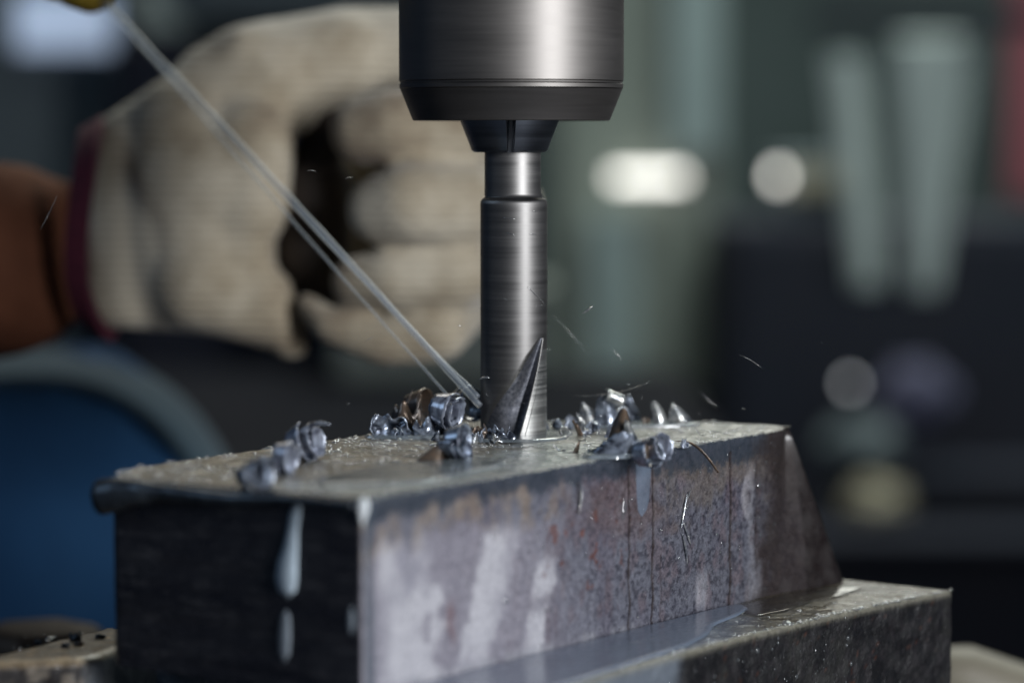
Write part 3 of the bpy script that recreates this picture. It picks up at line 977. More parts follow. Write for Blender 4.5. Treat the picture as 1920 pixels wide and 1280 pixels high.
# bent brown ribbon over the edge
pts = curve_pts((47.5, -30, 1.2), (52.5, -34, 3.6), (59.5, -31.5, -7.5), 24)
V = []
for i, p in enumerate(pts):
    wv_ = 1.5 * (1 - 0.65 * (i / 23))
    for j in range(5):
        s = j / 4 - .5
        V.append((p[0] + s * wv_, p[1] - s * wv_ * .7, p[2] + 0.3 * s * s))
o = mesh_obj('metal_ribbon', V, grid_faces(24, 5), M['chip_brown'])
m_ = o.modifiers.new('thickness', 'SOLIDIFY'); m_.thickness = 0.00025
tag(o, 'thin brown ribbon drooping over the upper front edge', 'metal chip', 'metal chips on the block')

# back row, pale fins against the dark
fin('metal_chip', 'leaning pale thorn chip, first right of the bit in the back row', (24.6, 27, -0.2), 7.6, 9.0, -0.42, 0.25, M['chip_pale'], 0.5, 0.3, 0.05, 0.0, 0.9)
fin('metal_chip', 'double-peaked pale chip in the middle of the back row', (30.8, 25, -0.2), 9.6, 9.5, -0.30, 0.3, M['chip'], 0.6, 0.3, 0.15, 0.1, 0.5)
curl('metal_chip', 'bright rolled chip lying on top of the double-peaked one', (31.6, 24, 6.0), 1.7, 1.9, 0.9, 7.0, 0.5, (1, 0.2, -0.45), M['chip_pale'], 0.05, 0.3, 0.2)
crumple('metal_chip', 'low wide grey chip right of the double-peaked chip', (37.2, 36, -0.2), (5.0, 6.5), M['chip'], 21)
curl('metal_chip', 'small tilted scrap above the low wide chip', (36.4, 40, 4.6), 1.4, 2.0, 0.5, 3.4, 0.8, (1, 0, 0.5), M['chip'], 0.1, 0.25, 0.8)
fin('metal_chip', 'narrow upright sliver with a bright rim, left of the last pair', (46.6, 32, -0.2), 7.2, 4.2, -0.38, 0.3, M['chip_pale'], 0.5, 0.45, 0.05, 0.1, 0.35)
fin('metal_chip', 'sail-shaped pale chip at the right end of the back row', (52.6, 32, -0.2), 6.8, 8.4, -0.44, 0.2, M['chip_pale'], 0.4, 0.45, 0.05, 0.05, 0.9)
crumple('metal_chip', 'dark blurred chip tucked behind the right side of the bit', (15.8, 18, -0.2), (3.4, 4.4), M['chip'], 25)
crumple('metal_chip', 'dim blue chip between the bit and the thorn chip', (19.6, 24, -0.2), (3.0, 4.2), M['chip_ridged'], 28)

# left cluster beside the bit
crumple('metal_chip', 'crumpled blue-grey lump at the left end of the cluster', (-36.8, -10, -0.3), (6.2, 9.0), M['chip'], 31, amp=0.7)
crumple('metal_chip', 'upright brown and blue flake behind the left lump', (-31.5, 3, -0.3), (5.0, 12.0), M['chip_brown'], 34, amp=0.6)
curl('metal_chip', 'round coppery curl at the back of the cluster', (-28.2, 10, 2.6), 4.4, 4.8, 1.3, 6.4, 2.0, (1, -.5, 0.1), M['chip_brown'], 0.3, 0.3, 0.5)
crumple('metal_chip', 'flat blue chip with a lit rim in front of the coppery curl', (-26.5, -6, -0.2), (6.4, 8.0), M['chip'], 37, amp=0.4)
curl('metal_chip', 'fat ridged blue curl in the middle of the cluster', (-19.2, -8, 1.5), 5.2, 4.0, 1.8, 6.4, 4.0, (1, -0.5, -0.25), M['chip_ridged'], 0.3, 0.3, 0.3, serr=0.35, taper=0.2)
curl('metal_chip', 'glossy open curl against the left side of the bit', (-14.2, 12, 3.0), 5.2, 4.2, 1.5, 5.6, 3.0, (0.8, -.7, 0.3), M['chip'], 0.3, 0.3, 1.3, serr=0.3, taper=0.2)
pts = curve_pts((-33.0, 4, 6.0), (-31.2, 4, 10.0), (-29.8, 4, 13.2), 8)
tag(tube('swarf_hair', pts, [.5, .5, .45, .4, .35, .3, .2, .1], M['chip_brown'], None, 8), 'brown needle sticking up from the chip cluster', 'metal hair')
labs = ['first small torn chip in the row left of the bit', 'second torn chip toward the bit, brown on top', 'third torn chip in the row, spiky and bluish', 'torn chip pressed against the foot of the bit']
for k, (x, y) in enumerate([(-13.8, -13), (-10.2, -15), (-6.4, -17.5), (-2.6, -19)]):
    crumple('metal_chip', labs[k], (x, y, -0.3), (3.0, 6.0 - 0.3 * k), M['chip_brown'] if k in (1,) else M['chip'], 41 + k, amp=0.8)
rnd = random.Random(5)
CR = []
for k in range(56):
    if k < 22: x, y = (rnd.uniform(-40, -10), rnd.uniform(-18, 14)) if k % 2 else (rnd.uniform(-20, -3), rnd.uniform(-26, -13))
    elif k < 38: x, y = rnd.uniform(9, 32), rnd.uniform(-8, 30)
    elif k < 46: x, y = rnd.uniform(18, 50), rnd.uniform(-50, -26)
    else:
        x, y = rnd.uniform(28, 56), rnd.uniform(24, 38)
    m_k = rnd.choice(['chip', 'chip', 'chip_pale', 'chip_ridged', 'chip_brown'])
    if k % 3 == 0:
        curl('swarf_crumb', '', (x, y, -0.2), rnd.uniform(.9, 2.0), rnd.uniform(.8, 1.8), rnd.uniform(.5, 1.3), rnd.uniform(1.6, 3.4), rnd.uniform(.4, 2), (rnd.uniform(-1, 1), rnd.uniform(-1, 1), rnd.uniform(-.4, .6)), M[m_k], 0.3, 0.2, rnd.uniform(0, 6), serr=0.4, cat=None)
        o = COL.objects[-1]
    elif k % 3 == 1:
        o = fin('swarf_crumb', 'x', (x, y, -0.2), rnd.uniform(2.2, 4.8), rnd.uniform(2, 4.2), rnd.uniform(-.6, .6), rnd.uniform(-1.2, 1.2), M[m_k], rnd.uniform(.3, .9), 0.2, 0.15, rnd.uniform(-.2, .3), .7)
    else:
        o = crumple('swarf_crumb', '', (x, y, -0.2), (rnd.uniform(1.1, 2.0), rnd.uniform(1.6, 3.4)), M[m_k], 80 + k, cat=None)
    zone = 0 if k < 22 else 1 if k < 38 else 2 if k < 46 else 3
    CR.append((zone, x, ('curled', 'pointed', 'crumpled')[k % 3], {'chip': 'blue-grey', 'chip_pale': 'pale', 'chip_ridged': 'ridged dark', 'chip_brown': 'brown'}[m_k], o))
ORD = ['leftmost', 'second', 'third', 'fourth', 'fifth', 'sixth', 'seventh', 'eighth', 'ninth', 'tenth', 'eleventh', 'twelfth', 'thirteenth', 'fourteenth', 'fifteenth', 'sixteenth', 'seventeenth', 'eighteenth', 'nineteenth', 'twentieth', 'twenty-first', 'rightmost']
for zone in range(4):
    L = sorted([c for c in CR if c[0] == zone], key=lambda c: c[1] / 1000 + 0)
    for i, (z_, x_, shp, colr, o) in enumerate(L):
        where = ['in the litter left of the bit', 'in the litter right of the bit', 'on the open top behind the tall fin', 'in the litter of the back row'][zone]
        od = 'rightmost' if i == len(L) - 1 else ORD[i] + (' from left' if i else '')
        tag(o, f'{colr} {shp} crumb {where}, {od}', 'swarf crumb', 'swarf crumbs around the foot of the bit')
HL = ['short thick bright sliver flying just right of the bit', 'long faint arched hair flying above the back row of chips', 'fine slanting hair in the dark air right of the bit',
      'fine falling hair above the right end of the back row', 'short pale sliver crossing the left side of the bit low down', 'tiny pale hair flying in front of the second curled finger',
      'tiny arched hair flying in front of the dark hollow of the fist', 'long leaning hair flying in front of the forearm, far left', 'short hair flying in front of the lowest curled finger',
      'falling hair just above the right end of the back row', 'upper of two long flat hairs over the right end of the block', 'lower of two long flat hairs over the right end of the block', 'long fine slanting hair close beside the right side of the bit']
for x0, z0, x1, z1, bx, bz, y in ((1092, 588, 1112, 573, 2, 1, -20), (1075, 742, 1222, 715, 0, -10, 10), (1386, 665, 1430, 690, 2, 2, -10), (1140, 648, 1166, 676, 3, 0, 20),
                                  (897, 712, 918, 708, 0, 2, -14), (648, 336, 662, 334, 0, 3, -30), (576, 321, 594, 323, 0, 3, -20), (76, 430, 108, 366, 2, 2, -40), (684, 640, 700, 630, 0, 0, -30),
                                  (1312, 735, 1345, 765, 2, 0, 30), (1330, 790, 1410, 800, 0, 2, 20), (1300, 805, 1400, 822, 0, 2, -30), (1035, 590, 1100, 662, 4, 0, 30)  ):
    k_ = 5333.0 / (847 + y)
    f_ = lambda px, pz: Vector(((px - 960) / k_, y, 90 + (250 - pz) / k_))
    q = curve_pts(f_(x0, z0), (f_(x0, z0) + f_(x1, z1)) / 2 + Vector((bx, 0, bz)) * .3, f_(x1, z1), 10)
    thick = 0.24 if x0 in (1092, 897) else 0.055
    tag(tube('flying_hair', q, [thick * (0.3 + math.sin(math.pi * i / 9)) for i in range(10)], M['chip_pale'], None, 5), HL.pop(0), 'metal hair', 'flying swarf hairs')
# nearer blurred chips
curl('metal_chip', 'shiny blue tube-shaped curl lying at the front, out of focus', (-15.2, -66, -0.2), 4.6, 4.2, 1.6, 5.5, 3.0, (1, -0.45, 0.05), M['chip'], 0.3, 0.35, 2.2, taper=0.1)
fin('metal_chip', 'dark brown wedge chip leaning on the tube-shaped curl', (-21.4, -68, -0.2), 6.0, 9.5, 0.55, 0.25, M['chip_brown'], 0.4, 0.35, 0.05, 0, 0.9)
curl('metal_chip', 'upper blurred curl of the left pile, hook on top', (-56.6, -67, -0.2), 4.9, 3.2, 2.1, 5.0, 6.0, (1, -0.30, 0.25), M['chip_ridged'], 0.45, 0.35, 0.8, taper=0.3, serr=.3)
pts = curve_pts((-57.5, -70, 8.0), (-54.0, -70, 12.0), (-49.8, -71, 10.3), 12)
tag(tube('swarf_hair', pts, [1.0 - 0.06 * i for i in range(12)], M['chip'], None, 8), 'pale hook curving over the upper left curl', 'metal hair')
curl('metal_chip', 'middle blurred dark-hollowed curl of the left pile', (-60.5, -98, -0.2), 3.9, 3.0, 2.0, 5.2, 5.5, (1, -0.25, -0.2), M['chip_ridged'], 0.4, 0.35, 2.5, taper=0.3, serr=.3)
curl('metal_chip', 'nearest curl of the left pile poking over the end', (-65.4, -125, -1.2), 4.1, 3.2, 1.8, 4.2, 4.0, (1, -0.55, 0.05), M['chip'], 0.35, 0.35, 2.0, taper=0.2, serr=.3)

# flat scraps on the top
labs = ['flat bright scrap right of the foot of the bit', 'thin scrap in front of the bit lying in milky coolant', 'tiny curled scrap near the right end of the top',
        'tiny glinting scrap left of the drooping ribbon', 'flat scrap on the brown wet area left of the cluster', 'flat scrap between the cluster and left pile']
for k, (x, y) in enumerate([(21, -19), (14, -44), (56, 0), (51, 6), (-42, -35), (-52, -48)]):
    curl('metal_scrap', labs[k], (x, y, 0.0), 1.6, 2.4, 0.45, 1.3, 1.0, (0.2, 1, 0.9 - 0.3 * k), M['chip_pale'], 0.1, 0.2, k, group='small scraps on the block top', cat='metal scrap')
# scraps on the side lug
labs = ['leftmost tiny dark chip on the ledge by the left edge', 'dark upright chip on the lower left ledge', 'pale blue droplet-like chip on the lower left ledge', 'chip nearest the block on the lower left ledge', 'orange-tinted chip in the middle of the lower left ledge']
for k, (x, y) in enumerate([(-129.5, -75), (-120.5, -70), (-122, -80), (-114, -66), (-118.5, -77)]):
    crumple('metal_scrap', labs[k], (x, y, SH + 0.4), (1.2 + .3 * (k % 2), 2.6 if k == 1 else 1.6), M[['burr', 'burr', 'chip', 'burr', 'chip_brown'][k]], 60 + k, group='small scraps on the side lug', cat='metal scrap')


# splinters stuck on the front face
def on_face(u, w, out=0.5):
    p = Nn + eu * u + nf * out
    return (p[0], p[1], -w)


for pts_, lab in [([(148.5, 13.2), (147.0, 18), (145.0, 24.5)], 'bright upright splinter stuck to the front face, upper'),
                  ([(146.5, 22), (148.5, 26), (150.5, 29)], 'short slanting splinter on the front face, middle'),
                  ([(145.8, 25), (147.6, 29), (148.8, 34.5)], 'lower splinter stuck to the front face'),
                  ([(146.8, 17), (149.0, 15), (150.2, 13)], 'hair-thin splinter crossing the upper one on the front face'),
                  ([(94.2, 5.5), (94.8, 10), (93.2, 14)], 'thin wet splinter on the front face left of the grooves')]:
    P = [on_face(*p) for p in pts_]
    q = curve_pts(P[0], P[1], P[2], 12)
    tag(tube('metal_splinter', q, [0.12 + 0.26 * math.sin(math.pi * i / 11) for i in range(12)], M['chip_pale'], None, 6, 0.6), lab, 'splinter')

# ------------------------------------------------------------------ coolant
# jet in two strands
def jet(p0, p1, r0, r1, seed, sag=2.0):
    P = []; Rr = []
    n = 60
    for i in range(n):
        t = i / (n - 1)
        p = Vector(p0).lerp(Vector(p1), t)
        p.z += sag * 4 * t * (1 - t)
        p.x += 0.35 * noise.noise(Vector((t * 9, seed, 0)))
        P.append(tuple(p)); Rr.append((r0 * (1 - t) + r1 * t) * (1 + 0.16 * noise.noise(Vector((t * 22, seed, 3)))))
    return P, Rr


js = empty('coolant_jet', (-137, 125, 132), 'thin pale coolant stream shooting down from the yellow nozzle to the bit', 'coolant stream')
P, Rr = jet((-139.5, 130, 134.5), (-9.6, -7, 9.5), 1.5, 1.0, 1, 1.2)
tube('strand', P, Rr, M['jet'], js, 14)
P, Rr = jet((-139, 131, 134), (-17, 0, 9.5), 0.6, 0.4, 5, -1.0)
tube('strand', P, Rr, M['jet'], js, 12)
P, Rr = jet((-70, 60, 67.5), (-10.2, -6, 12), 0.25, 0.9, 8, -0.5)
tube('strand', P, Rr, M['jet'], js, 12)
nz_e = empty('coolant_nozzle', (-160, 150, 152), 'yellow coolant nozzle cut by the top left edge', 'nozzle')
tube('nozzle_tip', [(-139, 130, 135.5), (-142, 133, 138), (-147, 138, 143), (-154, 145, 150)], [4.0, 8.5, 12, 13], M['yellow'], nz_e, 28)
tube('nozzle_body', [(-153.5, 144.5, 149.5), (-162, 150, 154), (-176, 155, 157), (-230, 160, 160)], [15.5, 16.5, 17, 17], M['yellow'], nz_e, 28)


# milky drip down the dark left face: u along N->L
Ln = np.array(TOP[6]); el = (Ln - Nn) / np.linalg.norm(Ln - Nn); nl = np.array([el[1], -el[0]])
if nl @ np.array([-1, -1]) < 0: nl = -nl


def on_left(u, w, out=0.3):
    p = Nn + el * u + nl * out
    return (p[0], p[1], -w)


def bead(name, label, place, path, mat, cat='coolant drip', flat=0.45):
    """a run of thick fluid clinging to a face; path = (u, w, half width)"""
    V = []; n = len(path) * 6; m = 14
    us = np.interp(np.linspace(0, len(path) - 1, n), range(len(path)), [p[0] for p in path])
    ws = np.interp(np.linspace(0, len(path) - 1, n), range(len(path)), [p[1] for p in path])
    hs = np.interp(np.linspace(0, len(path) - 1, n), range(len(path)), [p[2] for p in path])
    for i in range(n):
        for j in range(m):
            a = math.pi * j / (m - 1)
            V.append(place(us[i] - hs[i] * math.cos(a), ws[i], -0.4 + 0.4 + hs[i] * flat * math.sin(a)))
    o = mesh_obj(name, V, grid_faces(n, m), mat)
    return tag(o, label, cat)


# pixel 530,930 -> 510,1120 ; left-face u grows to the left
bead('coolant_drip', 'long milky drip swelling downward on the dark left face', on_left,
     [(20.4, 1.0, .3), (20.6, 3, 1.2), (21.2, 6, 1.7), (22.0, 10, 1.7), (22.6, 14, 2.3), (23.6, 18, 3.1), (24.0, 22, 3.4), (23.9, 25, 2.7), (23.7, 26.6, .3)], M['milk_thick'])
bead('coolant_drip', 'short faint milky streak below the long drip', on_left,
     [(24.3, 30, .3), (24.3, 31.5, 1.3), (24.6, 36, 1.8), (24.8, 41, 1.6), (24.8, 43, .3)], M['milk'])
bead('coolant_drip', 'small faint drop near the front corner on the dark face', on_left,
     [(3.6, 27, .2), (3.6, 29, .9), (3.7, 32, 1.0), (3.7, 34, .2)], M['milk'])
bead('coolant_drip', 'broad bluish run falling from the arched curl down the front face', on_face,
     [(126.2, -0.4, 3.6), (126.2, 3, 3.9), (126.2, 7, 3.8), (126.0, 11, 3.4), (126.0, 14, 3.0), (125.7, 16.5, 2.2), (125.4, 18, .3)], milky('thin_run', (0.20, 0.25, 0.33), 0.5, 0.1), flat=0.12)
bead('coolant_drip', 'clear glinting drop on the front face beside the left groove', on_face,
     [(116.2, 12, .2), (116.4, 13.5, .9), (116.2, 15.5, 1.2), (115.8, 17, .8), (115.8, 18, .2)], M['drop'])
bead('coolant_bead', 'bright bead of coolant on the nearest upper corner', lambda u, w, o_: (Nn[0] - 0.2 + u * 0.6, Nn[1] - 0.3 - o_ * .8, -w),
     [(0.8, -0.5, .5), (0.7, 0.8, 2.3), (0.5, 2.6, 2.5), (0.3, 4.6, 1.5), (0.2, 6.4, .3)], milky('bright_bead', (0.8, 0.84, 0.86), 0.05, 0.05), flat=0.5)


# puddle on the ledge against the block's foot: (u along front, q outward from the face)
def film(name, label, outline, z, h, mat, cat, place):
    O = np.array([place(*p) for p in outline], float)
    c = O.mean(0)
    # resample outline smoothly
    n = 160
    t = np.linspace(0, len(O), n, endpoint=False)
    X = np.interp(t, range(len(O) + 1), list(O[:, 0]) + [O[0, 0]]); Y = np.interp(t, range(len(O) + 1), list(O[:, 1]) + [O[0, 1]])
    for _ in range(6):
        X = (np.roll(X, 1) + X + np.roll(X, -1)) / 3; Y = (np.roll(Y, 1) + Y + np.roll(Y, -1)) / 3
    V = []
    for k, s in enumerate([0, 0.01, 0.025, 0.05, 0.1, 0.25, 0.45, 0.7, 0.97]):
        hh = h * min(1, (s / 0.05)) ** 0.5
        for i in range(n):
            V.append((X[i] * (1 - s) + c[0] * s, Y[i] * (1 - s) + c[1] * s, z + hh + 0.12 * noise.noise(Vector((X[i] * .1, Y[i] * .1, s * 5)))))
    F = grid_faces(9, n, True).tolist(); F.append(list(range(8 * n, 9 * n)))
    o = mesh_obj(name, V, F, mat)
    return tag(o, label, cat)


fp = lambda u, q: tuple(Nn + eu * u + nf * q)
film('coolant_puddle', 'bluish milky puddle on the ledge along the foot of the block', [(4, 1.0), (50, 1.0), (110, 1.0), (150, 1.0), (176, 1.2), (172, 8), (158, 12), (140, 15), (126, 22), (105, 27), (82, 28.5), (50, 31), (10, 33), (0, 24)],
     SH + 0.25, 0.7, M['puddle'], 'puddle', fp)
film('coolant_puddle', 'thin dark puddle near the right end of the ledge', [(168, 4), (190, 3), (206, 5), (222, 10), (224, 17), (206, 19), (192, 17), (176, 19), (160, 17)], SH + 0.22, 0.4, clear_drop('clear_coolant', 0.14, 0.3, (0.035, 0.028, 0.02), 0.12), 'puddle', fp)

ell = lambda cx, cy, a, b_, rot=0.0, seed=0: [(cx + (a * math.cos(t) * math.cos(rot) - b_ * math.sin(t) * math.sin(rot)) * (1 + .28 * noise.noise(Vector((math.cos(t) * 1.3, math.sin(t) * 1.3, seed)))),
      cy + (a * math.cos(t) * math.sin(rot) + b_ * math.sin(t) * math.cos(rot)) * (1 + .28 * noise.noise(Vector((math.cos(t) * 1.3, math.sin(t) * 1.3, seed + 3))))) for t in [2 * math.pi * i / 24 for i in range(24)]]
raw = lambda x, y: (x, y)
M['pool'] = clear_drop('top_coolant', 0.12, 0.42, (0.36, 0.42, 0.46), 0.10)
film('coolant_puddle', 'milky pool soaking the chip cluster left of the bit', ell(-24, -4, 19, 10, .1, 1), 0.15, 1.1, M['pool'], 'puddle', raw)
film('coolant_puddle', 'milky pool ringed round the foot of the bit', ell(0.5, -6, 19, 17, .3, 2), 0.15, 0.9, M['pool'], 'puddle', raw)
film('coolant_puddle', 'milky pool round the tall fin chip at the front edge', ell(29, -54, 13, 7, .9, 3), 0.15, 1.1, M['pool'], 'puddle', raw)
film('coolant_puddle', 'wide pale film on the front of the top, between tube-shaped curl and corner', ell(-27, -98, 34, 16, .95, 4), 0.1, 0.8, M['pool'], 'puddle', raw)
film('coolant_puddle', 'milky pool under the pale chips of the back row', ell(38, 27, 20, 8, .1, 5), 0.15, 0.9, M['pool'], 'puddle', raw)

# droplets: nobody could count them
ico = bmesh.new(); bmesh.ops.create_icosphere(ico, subdivisions=2, radius=1)
IV = np.array([v.co[:] for v in ico.verts]); IF = np.array([[v.index for v in f.verts] for f in ico.faces]); ico.free()


def drops(name, label, centers, radii, normals, mat, flat=0.55):
    V = []; F = []
    for k, (c, r, nn) in enumerate(zip(centers, radii, normals)):
        q = Vector((0, 0, 1)).rotation_difference(Vector(nn)).to_matrix()
        loc = IV * np.array([1, 1, flat]) * r
        loc = loc @ np.array(q).T + np.array(c)
        V.append(loc); F.append(IF + k * len(IV))
    o = mesh_obj(name, np.concatenate(V), np.concatenate(F).tolist(), mat)
    tag(o, label, 'coolant droplets', None, 'stuff')
    return o


def inside(p, poly):
    x, y = p; r = False; n = len(poly)
    for i in range(n):
        x1, y1 = poly[i]; x2, y2 = poly[(i + 1) % n]
        if (y1 > y) != (y2 > y) and x < (x2 - x1) * (y - y1) / (y2 - y1) + x1: r = not r
    return r


cs, rs_ = [], []
while len(cs) < 1500:
    x, y = random.uniform(-105, 85), random.uniform(-149, 44)
    if not inside((x, y), TOP): continue
    q = -((np.array([x, y]) - Nn) @ nf); u = (np.array([x, y]) - Nn) @ eu
    dens = 0.12 + 0.88 * (q > 40) * (u < 120) + 0.25 * (u > 130)
    if noise.noise(Vector((x * .09, y * .09, 0))) < -0.12 and random.random() < .8: continue
    if random.random() > dens: continue
    cs.append((x, y, 0.02)); rs_.append(min(1.3, 0.2 + random.expovariate(3.2)))
drops('droplets', 'glinting coolant droplets scattered over the wet block top', cs, rs_, [(0, 0, 1)] * len(cs), M['drop'], 0.6)
cs, rs_, nn_ = [], [], []
for k in range(420):
    u, w = random.uniform(4, 200), random.uniform(1, 48) ** 1.0
    if random.random() > 0.35 + 0.5 * (w < 16): continue
    cs.append(on_face(u, w, 0.1)); rs_.append(0.14 + random.expovariate(7)); nn_.append((nf[0], nf[1], 0))
for u, w, r in ((12, 10, .75), (29.5, 10.5, .7), (9, 10.2, .5), (68, 6.5, .55), (90, 5, .6), (43, 27, .5), (73, 27, .55), (48, 6, .4), (100, 15.5, .5), (60, 10, .4)):
    cs.append(on_face(u, w, 0.1)); rs_.append(r); nn_.append((nf[0], nf[1], 0))
drops('droplets', 'fine clear droplets clinging to the stained front face', cs, rs_, nn_, M['drop'], 0.5)
cs, rs_, nn_ = [], [], []
le = [np.array(p, float) for p in ((-40, -207), (40, -94), (66, -59), (101, -17), (136, 20.5))]
for k in range(900):
    i = random.choice((0, 1, 1, 2, 2, 3, 3)); t = random.random()
    p = le[i] * (1 - t) + le[i + 1] * t
    d = (le[i + 1] - le[i]); d /= np.linalg.norm(d); nn = np.array([d[1], -d[0]])
    m = random.random()
    if m < 0.45:   # edge line, with a few fat glinting beads
        p = p - nn * random.uniform(0.6, 2.6); cs.append((p[0], p[1], SH)); nn_.append((0, 0, 1)); rs_.append(0.14 + random.expovariate(4))
    elif m < 0.7:  # top of ledge
        p = p - nn * random.uniform(2, 22)
        if p[0] < 40: continue
        cs.append((p[0], p[1], SH + .1)); nn_.append((0, 0, 1)); rs_.append(0.12 + random.expovariate(5))
    else:
        if p[0] > 100: continue
        p = p + nn * 0.25; cs.append((p[0], p[1], SH - random.uniform(1, 26))); nn_.append((nn[0], nn[1], 0)); rs_.append(0.12 + random.expovariate(6))
for k in range(40):
    x, y = random.uniform(-136, -108), random.uniform(-95, -58)
    cs.append((x, y, SH + .3)); nn_.append((0, 0, 1)); rs_.append(0.15 + random.expovariate(5))
drops('droplets', 'sparkling droplets along the edge and side of the vise ledge', cs, rs_, nn_, M['drop'], 0.55)
# drops in the air round the bit
cs, rs_, nn_ = [], [], []
for k in range(22):
    a = random.uniform(-1, 1)
    cs.append((random.gauss(18, 42), random.uniform(-40, 60), abs(random.gauss(0, 26)) + 3))
    rs_.append(random.uniform(0.07, 0.16)); nn_.append((random.uniform(-1, 1), random.uniform(-.3, .3), random.uniform(-.6, .6)))
drops('spray', 'tiny coolant droplets flying round the bit', cs, rs_, nn_, M['drop'], 5)

# ------------------------------------------------------------------ the operator: gloved fist, forearm, blue work clothes
YG = 205.0
K = 5.07


def G(px, py, y=YG):
    s = 5333.0 / (847 + y)
    return Vector(((px - 960) / s, y, 90 + (250 - py) / s))


def capsule(bm, p, q, r0, r1, seg=20, steps=8, flat=1.0):
    """tapered capsule between two points"""
    ax = (q - p); L = ax.length; ax.normalize()
    a = ax.orthogonal().normalized(); b_ = ax.cross(a)
    prof = []
    for i in range(5): 
        t = math.pi / 2 * i / 5
        prof.append((-r0 * math.cos(t), r0 * math.sin(t)))
    for i in range(steps + 1):
        t = i / steps; prof.append((L * t, r0 * (1 - t) + r1 * t))
    for i in range(1, 6):
        t = math.pi / 2 * i / 5
        prof.append((L + r1 * math.sin(t), max(0.02, r1 * math.cos(t))))
    ringsv = []
    for d, r in prof:
        r = max(r, 0.02)
        ringsv.append([bm.verts.new(p + ax * d + a * (math.cos(2 * math.pi * k / seg) * r) + b_ * (math.sin(2 * math.pi * k / seg) * r)) for k in range(seg)])
    for r0_, r1_ in zip(ringsv[:-1], ringsv[1:]):
        for k in range(seg):
            bm.faces.new((r0_[k], r0_[(k + 1) % seg], r1_[(k + 1) % seg], r1_[k]))
    bm.faces.new(ringsv[0][::-1]); bm.faces.new(ringsv[-1])


def blob(name, caps, mat, parent, voxel=1.6, smooth=6):
    bm = bmesh.new()
    for c in caps:
        capsule(bm, Vector(c[0]) - Vector(parent.location) / MM, Vector(c[1]) - Vector(parent.location) / MM, c[2], c[3])
    bmesh.ops.scale(bm, vec=(MM,) * 3, verts=bm.verts)
    me = bpy.data.meshes.new(name); bm.to_mesh(me); bm.free()
    me.materials.append(mat)
    o = bpy.data.objects.new(name, me); COL.objects.link(o); o.parent = parent
    m = o.modifiers.new('one_skin', 'REMESH'); m.mode = 'VOXEL'; m.voxel_size = voxel * MM; m.use_smooth_shade = True
    s = o.modifiers.new('soft', 'SMOOTH'); s.iterations = smooth; s.factor = 0.6
    return o


pe = empty('person', (-300, 260, -900), 'operator in a cream knitted glove with maroon cuff and blue work clothes', 'person')
caps = []
A = lambda px, py, px2, py2, r, r2, y=YG, y2=None: caps.append((G(px, py, y), G(px2, py2, y if y2 is None else y2), r / K, r2 / K))
# wrist end under the cuff, heel and back of the hand
for _x in range(206, 470, 20):
    _t, _b = 222 - 0.66 * (_x - 200), 618 + 0.06 * (_x - 200)
    A(_x, _t + 56, _x, _b - 56, 52, 54, 214 + 3 * math.sin(_x * .05))
    A(_x + 8, _t + 110, _x + 8, _b - 110, 78, 78, 240)
A(350, 250, 390, 520, 112, 110, 212)
A(420, 180, 520, 150, 108, 118, 222)
A(370, 330, 395, 330, 145, 145, 215)
A(470, 155, 640, 106, 112, 92, 222)
A(380, 520, 500, 590, 108, 66, 208)
A(490, 560, 545, 640, 66, 38, 205)     # heel under the palm
A(640, 92, 860, 90, 80, 78, 228)     # first finger and its knuckle across the top
A(472, 265, 468, 390, 84, 76, 204)
A(310, 300, 335, 520, 104, 104, 216)     # ball of the thumb beside the dark hollow
A(458, 390, 462, 500, 62, 50, 204)
# back of the hand behind the hollow
A(640, 300, 900, 300, 90, 90, 285)
A(620, 450, 880, 480, 80, 80, 285)
# curled fingers, tips toward the palm, knuckles behind the bit
A(684, 246, 740, 236, 66, 70, 182, 178); A(740, 236, 850, 240, 70, 76, 178, 186); A(850, 240, 935, 250, 76, 74, 186, 240)
A(716, 392, 770, 380, 66, 74, 174, 168); A(770, 380, 860, 384, 74, 78, 168, 178); A(860, 384, 945, 390, 78, 76, 178, 240)
A(668, 528, 740, 522, 50, 60, 184, 178); A(740, 522, 850, 512, 60, 68, 178, 180); A(850, 512, 935, 500, 68, 66, 180, 240)
A(572, 566, 620, 612, 22, 36, 194, 186); A(620, 612, 720, 642, 36, 46, 186, 182); A(720, 642, 820, 622, 46, 58, 182, 182); A(820, 622, 890, 560, 58, 48, 182, 235)
gl = blob('glove', caps, M['glove'], pe, 1.6, 22)
gl['label'] = 'soiled cream knitted glove, fingers curled into a fist'
# black lever knob gripped inside the fist
kb = empty('lever_knob', G(600, 350, 222), 'black round lever grip held in the gloved fist', 'lever')
bm = bmesh.new()
V = None
o = tube('grip', [G(640, 150, 232), G(610, 230, 226), G(592, 330, 224), G(585, 430, 222), G(590, 520, 222), G(640, 610, 226)], [8, 12, 15, 15, 13, 8], M['black'], kb, 24)
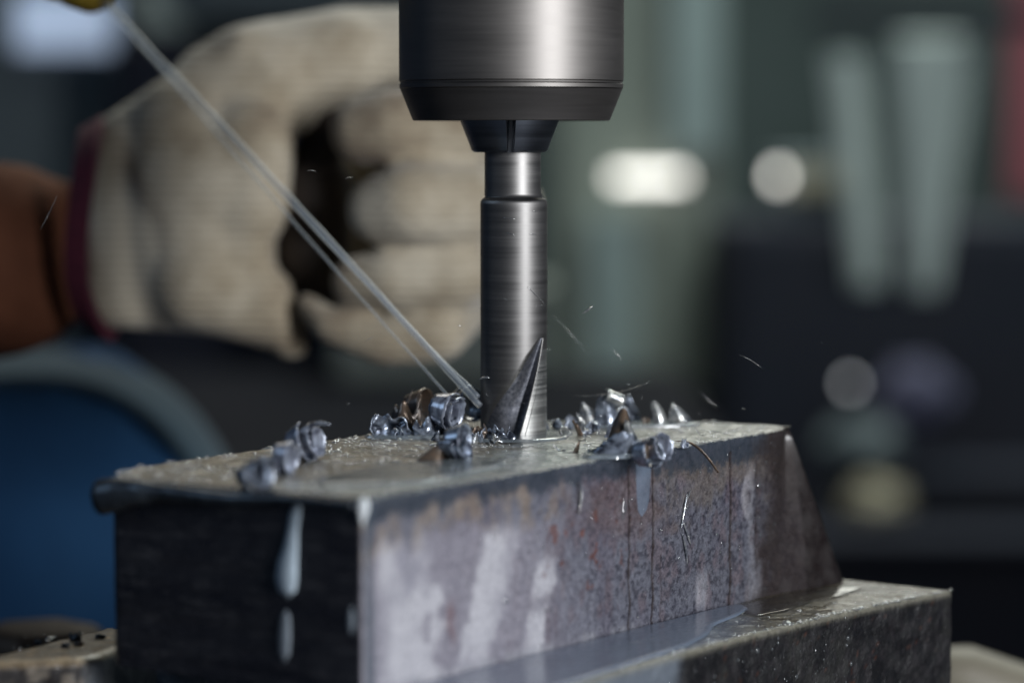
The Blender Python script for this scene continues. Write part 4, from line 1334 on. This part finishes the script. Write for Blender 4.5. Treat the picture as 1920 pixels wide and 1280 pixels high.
# cuff: a knitted ring hugging the wrist
V = []
nr, nc_ = 10, 48
cc = G(172, 430, 215)
for i in range(nr):
    t = i / (nr - 1)
    for j in range(nc_):
        s = 2 * math.pi * j / nc_
        rz = (206 - 22 * t) / K * (1 + 0.01 * math.sin(24 * s)); ry = 36
        tilt = 0.10 * rz * math.sin(s)
        V.append((cc.x + 4 - 8 * t + 3 * abs(math.sin(s)) ** 2.2 + 1.2 * math.sin(3 * s), cc.y + ry * math.cos(s) * (1 + .02 * math.sin(24 * s)), cc.z + rz * math.sin(s)))
o = mesh_obj('glove_cuff', V, grid_faces(nr, nc_, True), M['cuff'], pe)
m_ = o.modifiers.new('thickness', 'SOLIDIFY'); m_.thickness = 0.004; m_.offset = 0
o['label'] = 'maroon elastic cuff edge'
caps = []
A(84, 455, 0, 486, 128, 184, 226)
A(0, 486, -300, 540, 188, 190, 222, 300)
A(-300, 540, -900, 300, 190, 240, 300, 420)
blob('forearm', caps, M['skin'], pe, 2.5, 4)
# torso and thigh in blue work cloth behind the block
YB = 430


def cloth_lump(name, c, r, mat, seed, parent, folds=0.05):
    nr, nc_ = 60, 96
    V = []
    for i in range(nr):
        p = math.pi * (i + 0.5) / nr
        for j in range(nc_):
            s = 2 * math.pi * j / nc_
            d = Vector((math.sin(p) * math.cos(s), math.sin(p) * math.sin(s), math.cos(p)))
            k = 1 + folds * math.sin(11 * s + 3 * noise.noise(Vector((d.z * 1.5, seed, 0)))) * (0.3 + sstep(.2, -.6, np.float64(d.z))) + 0.07 * noise.noise(d * 2.2 + Vector((seed, 1, 0)))
            sgn = lambda v, e_: math.copysign(abs(v) ** e_, v)
            V.append((c[0] + sgn(d.x, .85) * r[0] * k, c[1] + d.y * r[1] * k, c[2] + sgn(d.z, .9) * r[2] * k))
    F = grid_faces(nr, nc_, True, True).tolist(); F.append(list(range(nc_))); F.append(list(range((nr - 1) * nc_, nr * nc_))[::-1])
    return mesh_obj(name, V, F, mat, parent)


c = G(98, 1120, YB)
o = cloth_lump('work_trousers', (c.x - 3, YB, c.z - 8), (388 / 4.17, 85, 490 / 4.17), M['cloth'], 4, pe, 0.035)
o['label'] = 'blue cloth over the bent knee'
# backlit edge of the knee, painted as a separate pale arc
V = []
nr, nc_ = 60, 10
cx, cz = c.x - 3, c.z - 8
rx, rz = 388 / 4.17, 490 / 4.17
for i in range(nr):
    a = math.radians(128 - 122 * i / (nr - 1))
    for j in range(nc_):
        s = 0.7 * j / (nc_ - 1)
        k = 1.02 - 0.04 * s * s
        yy = YB - 4 - 62 * math.sin(s * 1.25)
        k2 = k * (1 - 0.10 * s ** 1.6)
        V.append((cx + rx * k2 * math.copysign(abs(math.cos(a)) ** .85, math.cos(a)), yy, cz + rz * k2 * abs(math.sin(a)) ** .9))
o = mesh_obj('knee_light_rim', V, grid_faces(nr, nc_), M['knee_rim'], pe)
m_ = o.modifiers.new('thickness', 'SOLIDIFY'); m_.thickness = 0.003
o['label'] = 'pale grey-green arc, painted backlight along the knee edge'
# trunk out of frame to the left so the person is whole behind the machine
cloth_lump('jacket', (-620, 700, -60), (150, 120, 420), M['cloth'], 9, pe, 0.02)
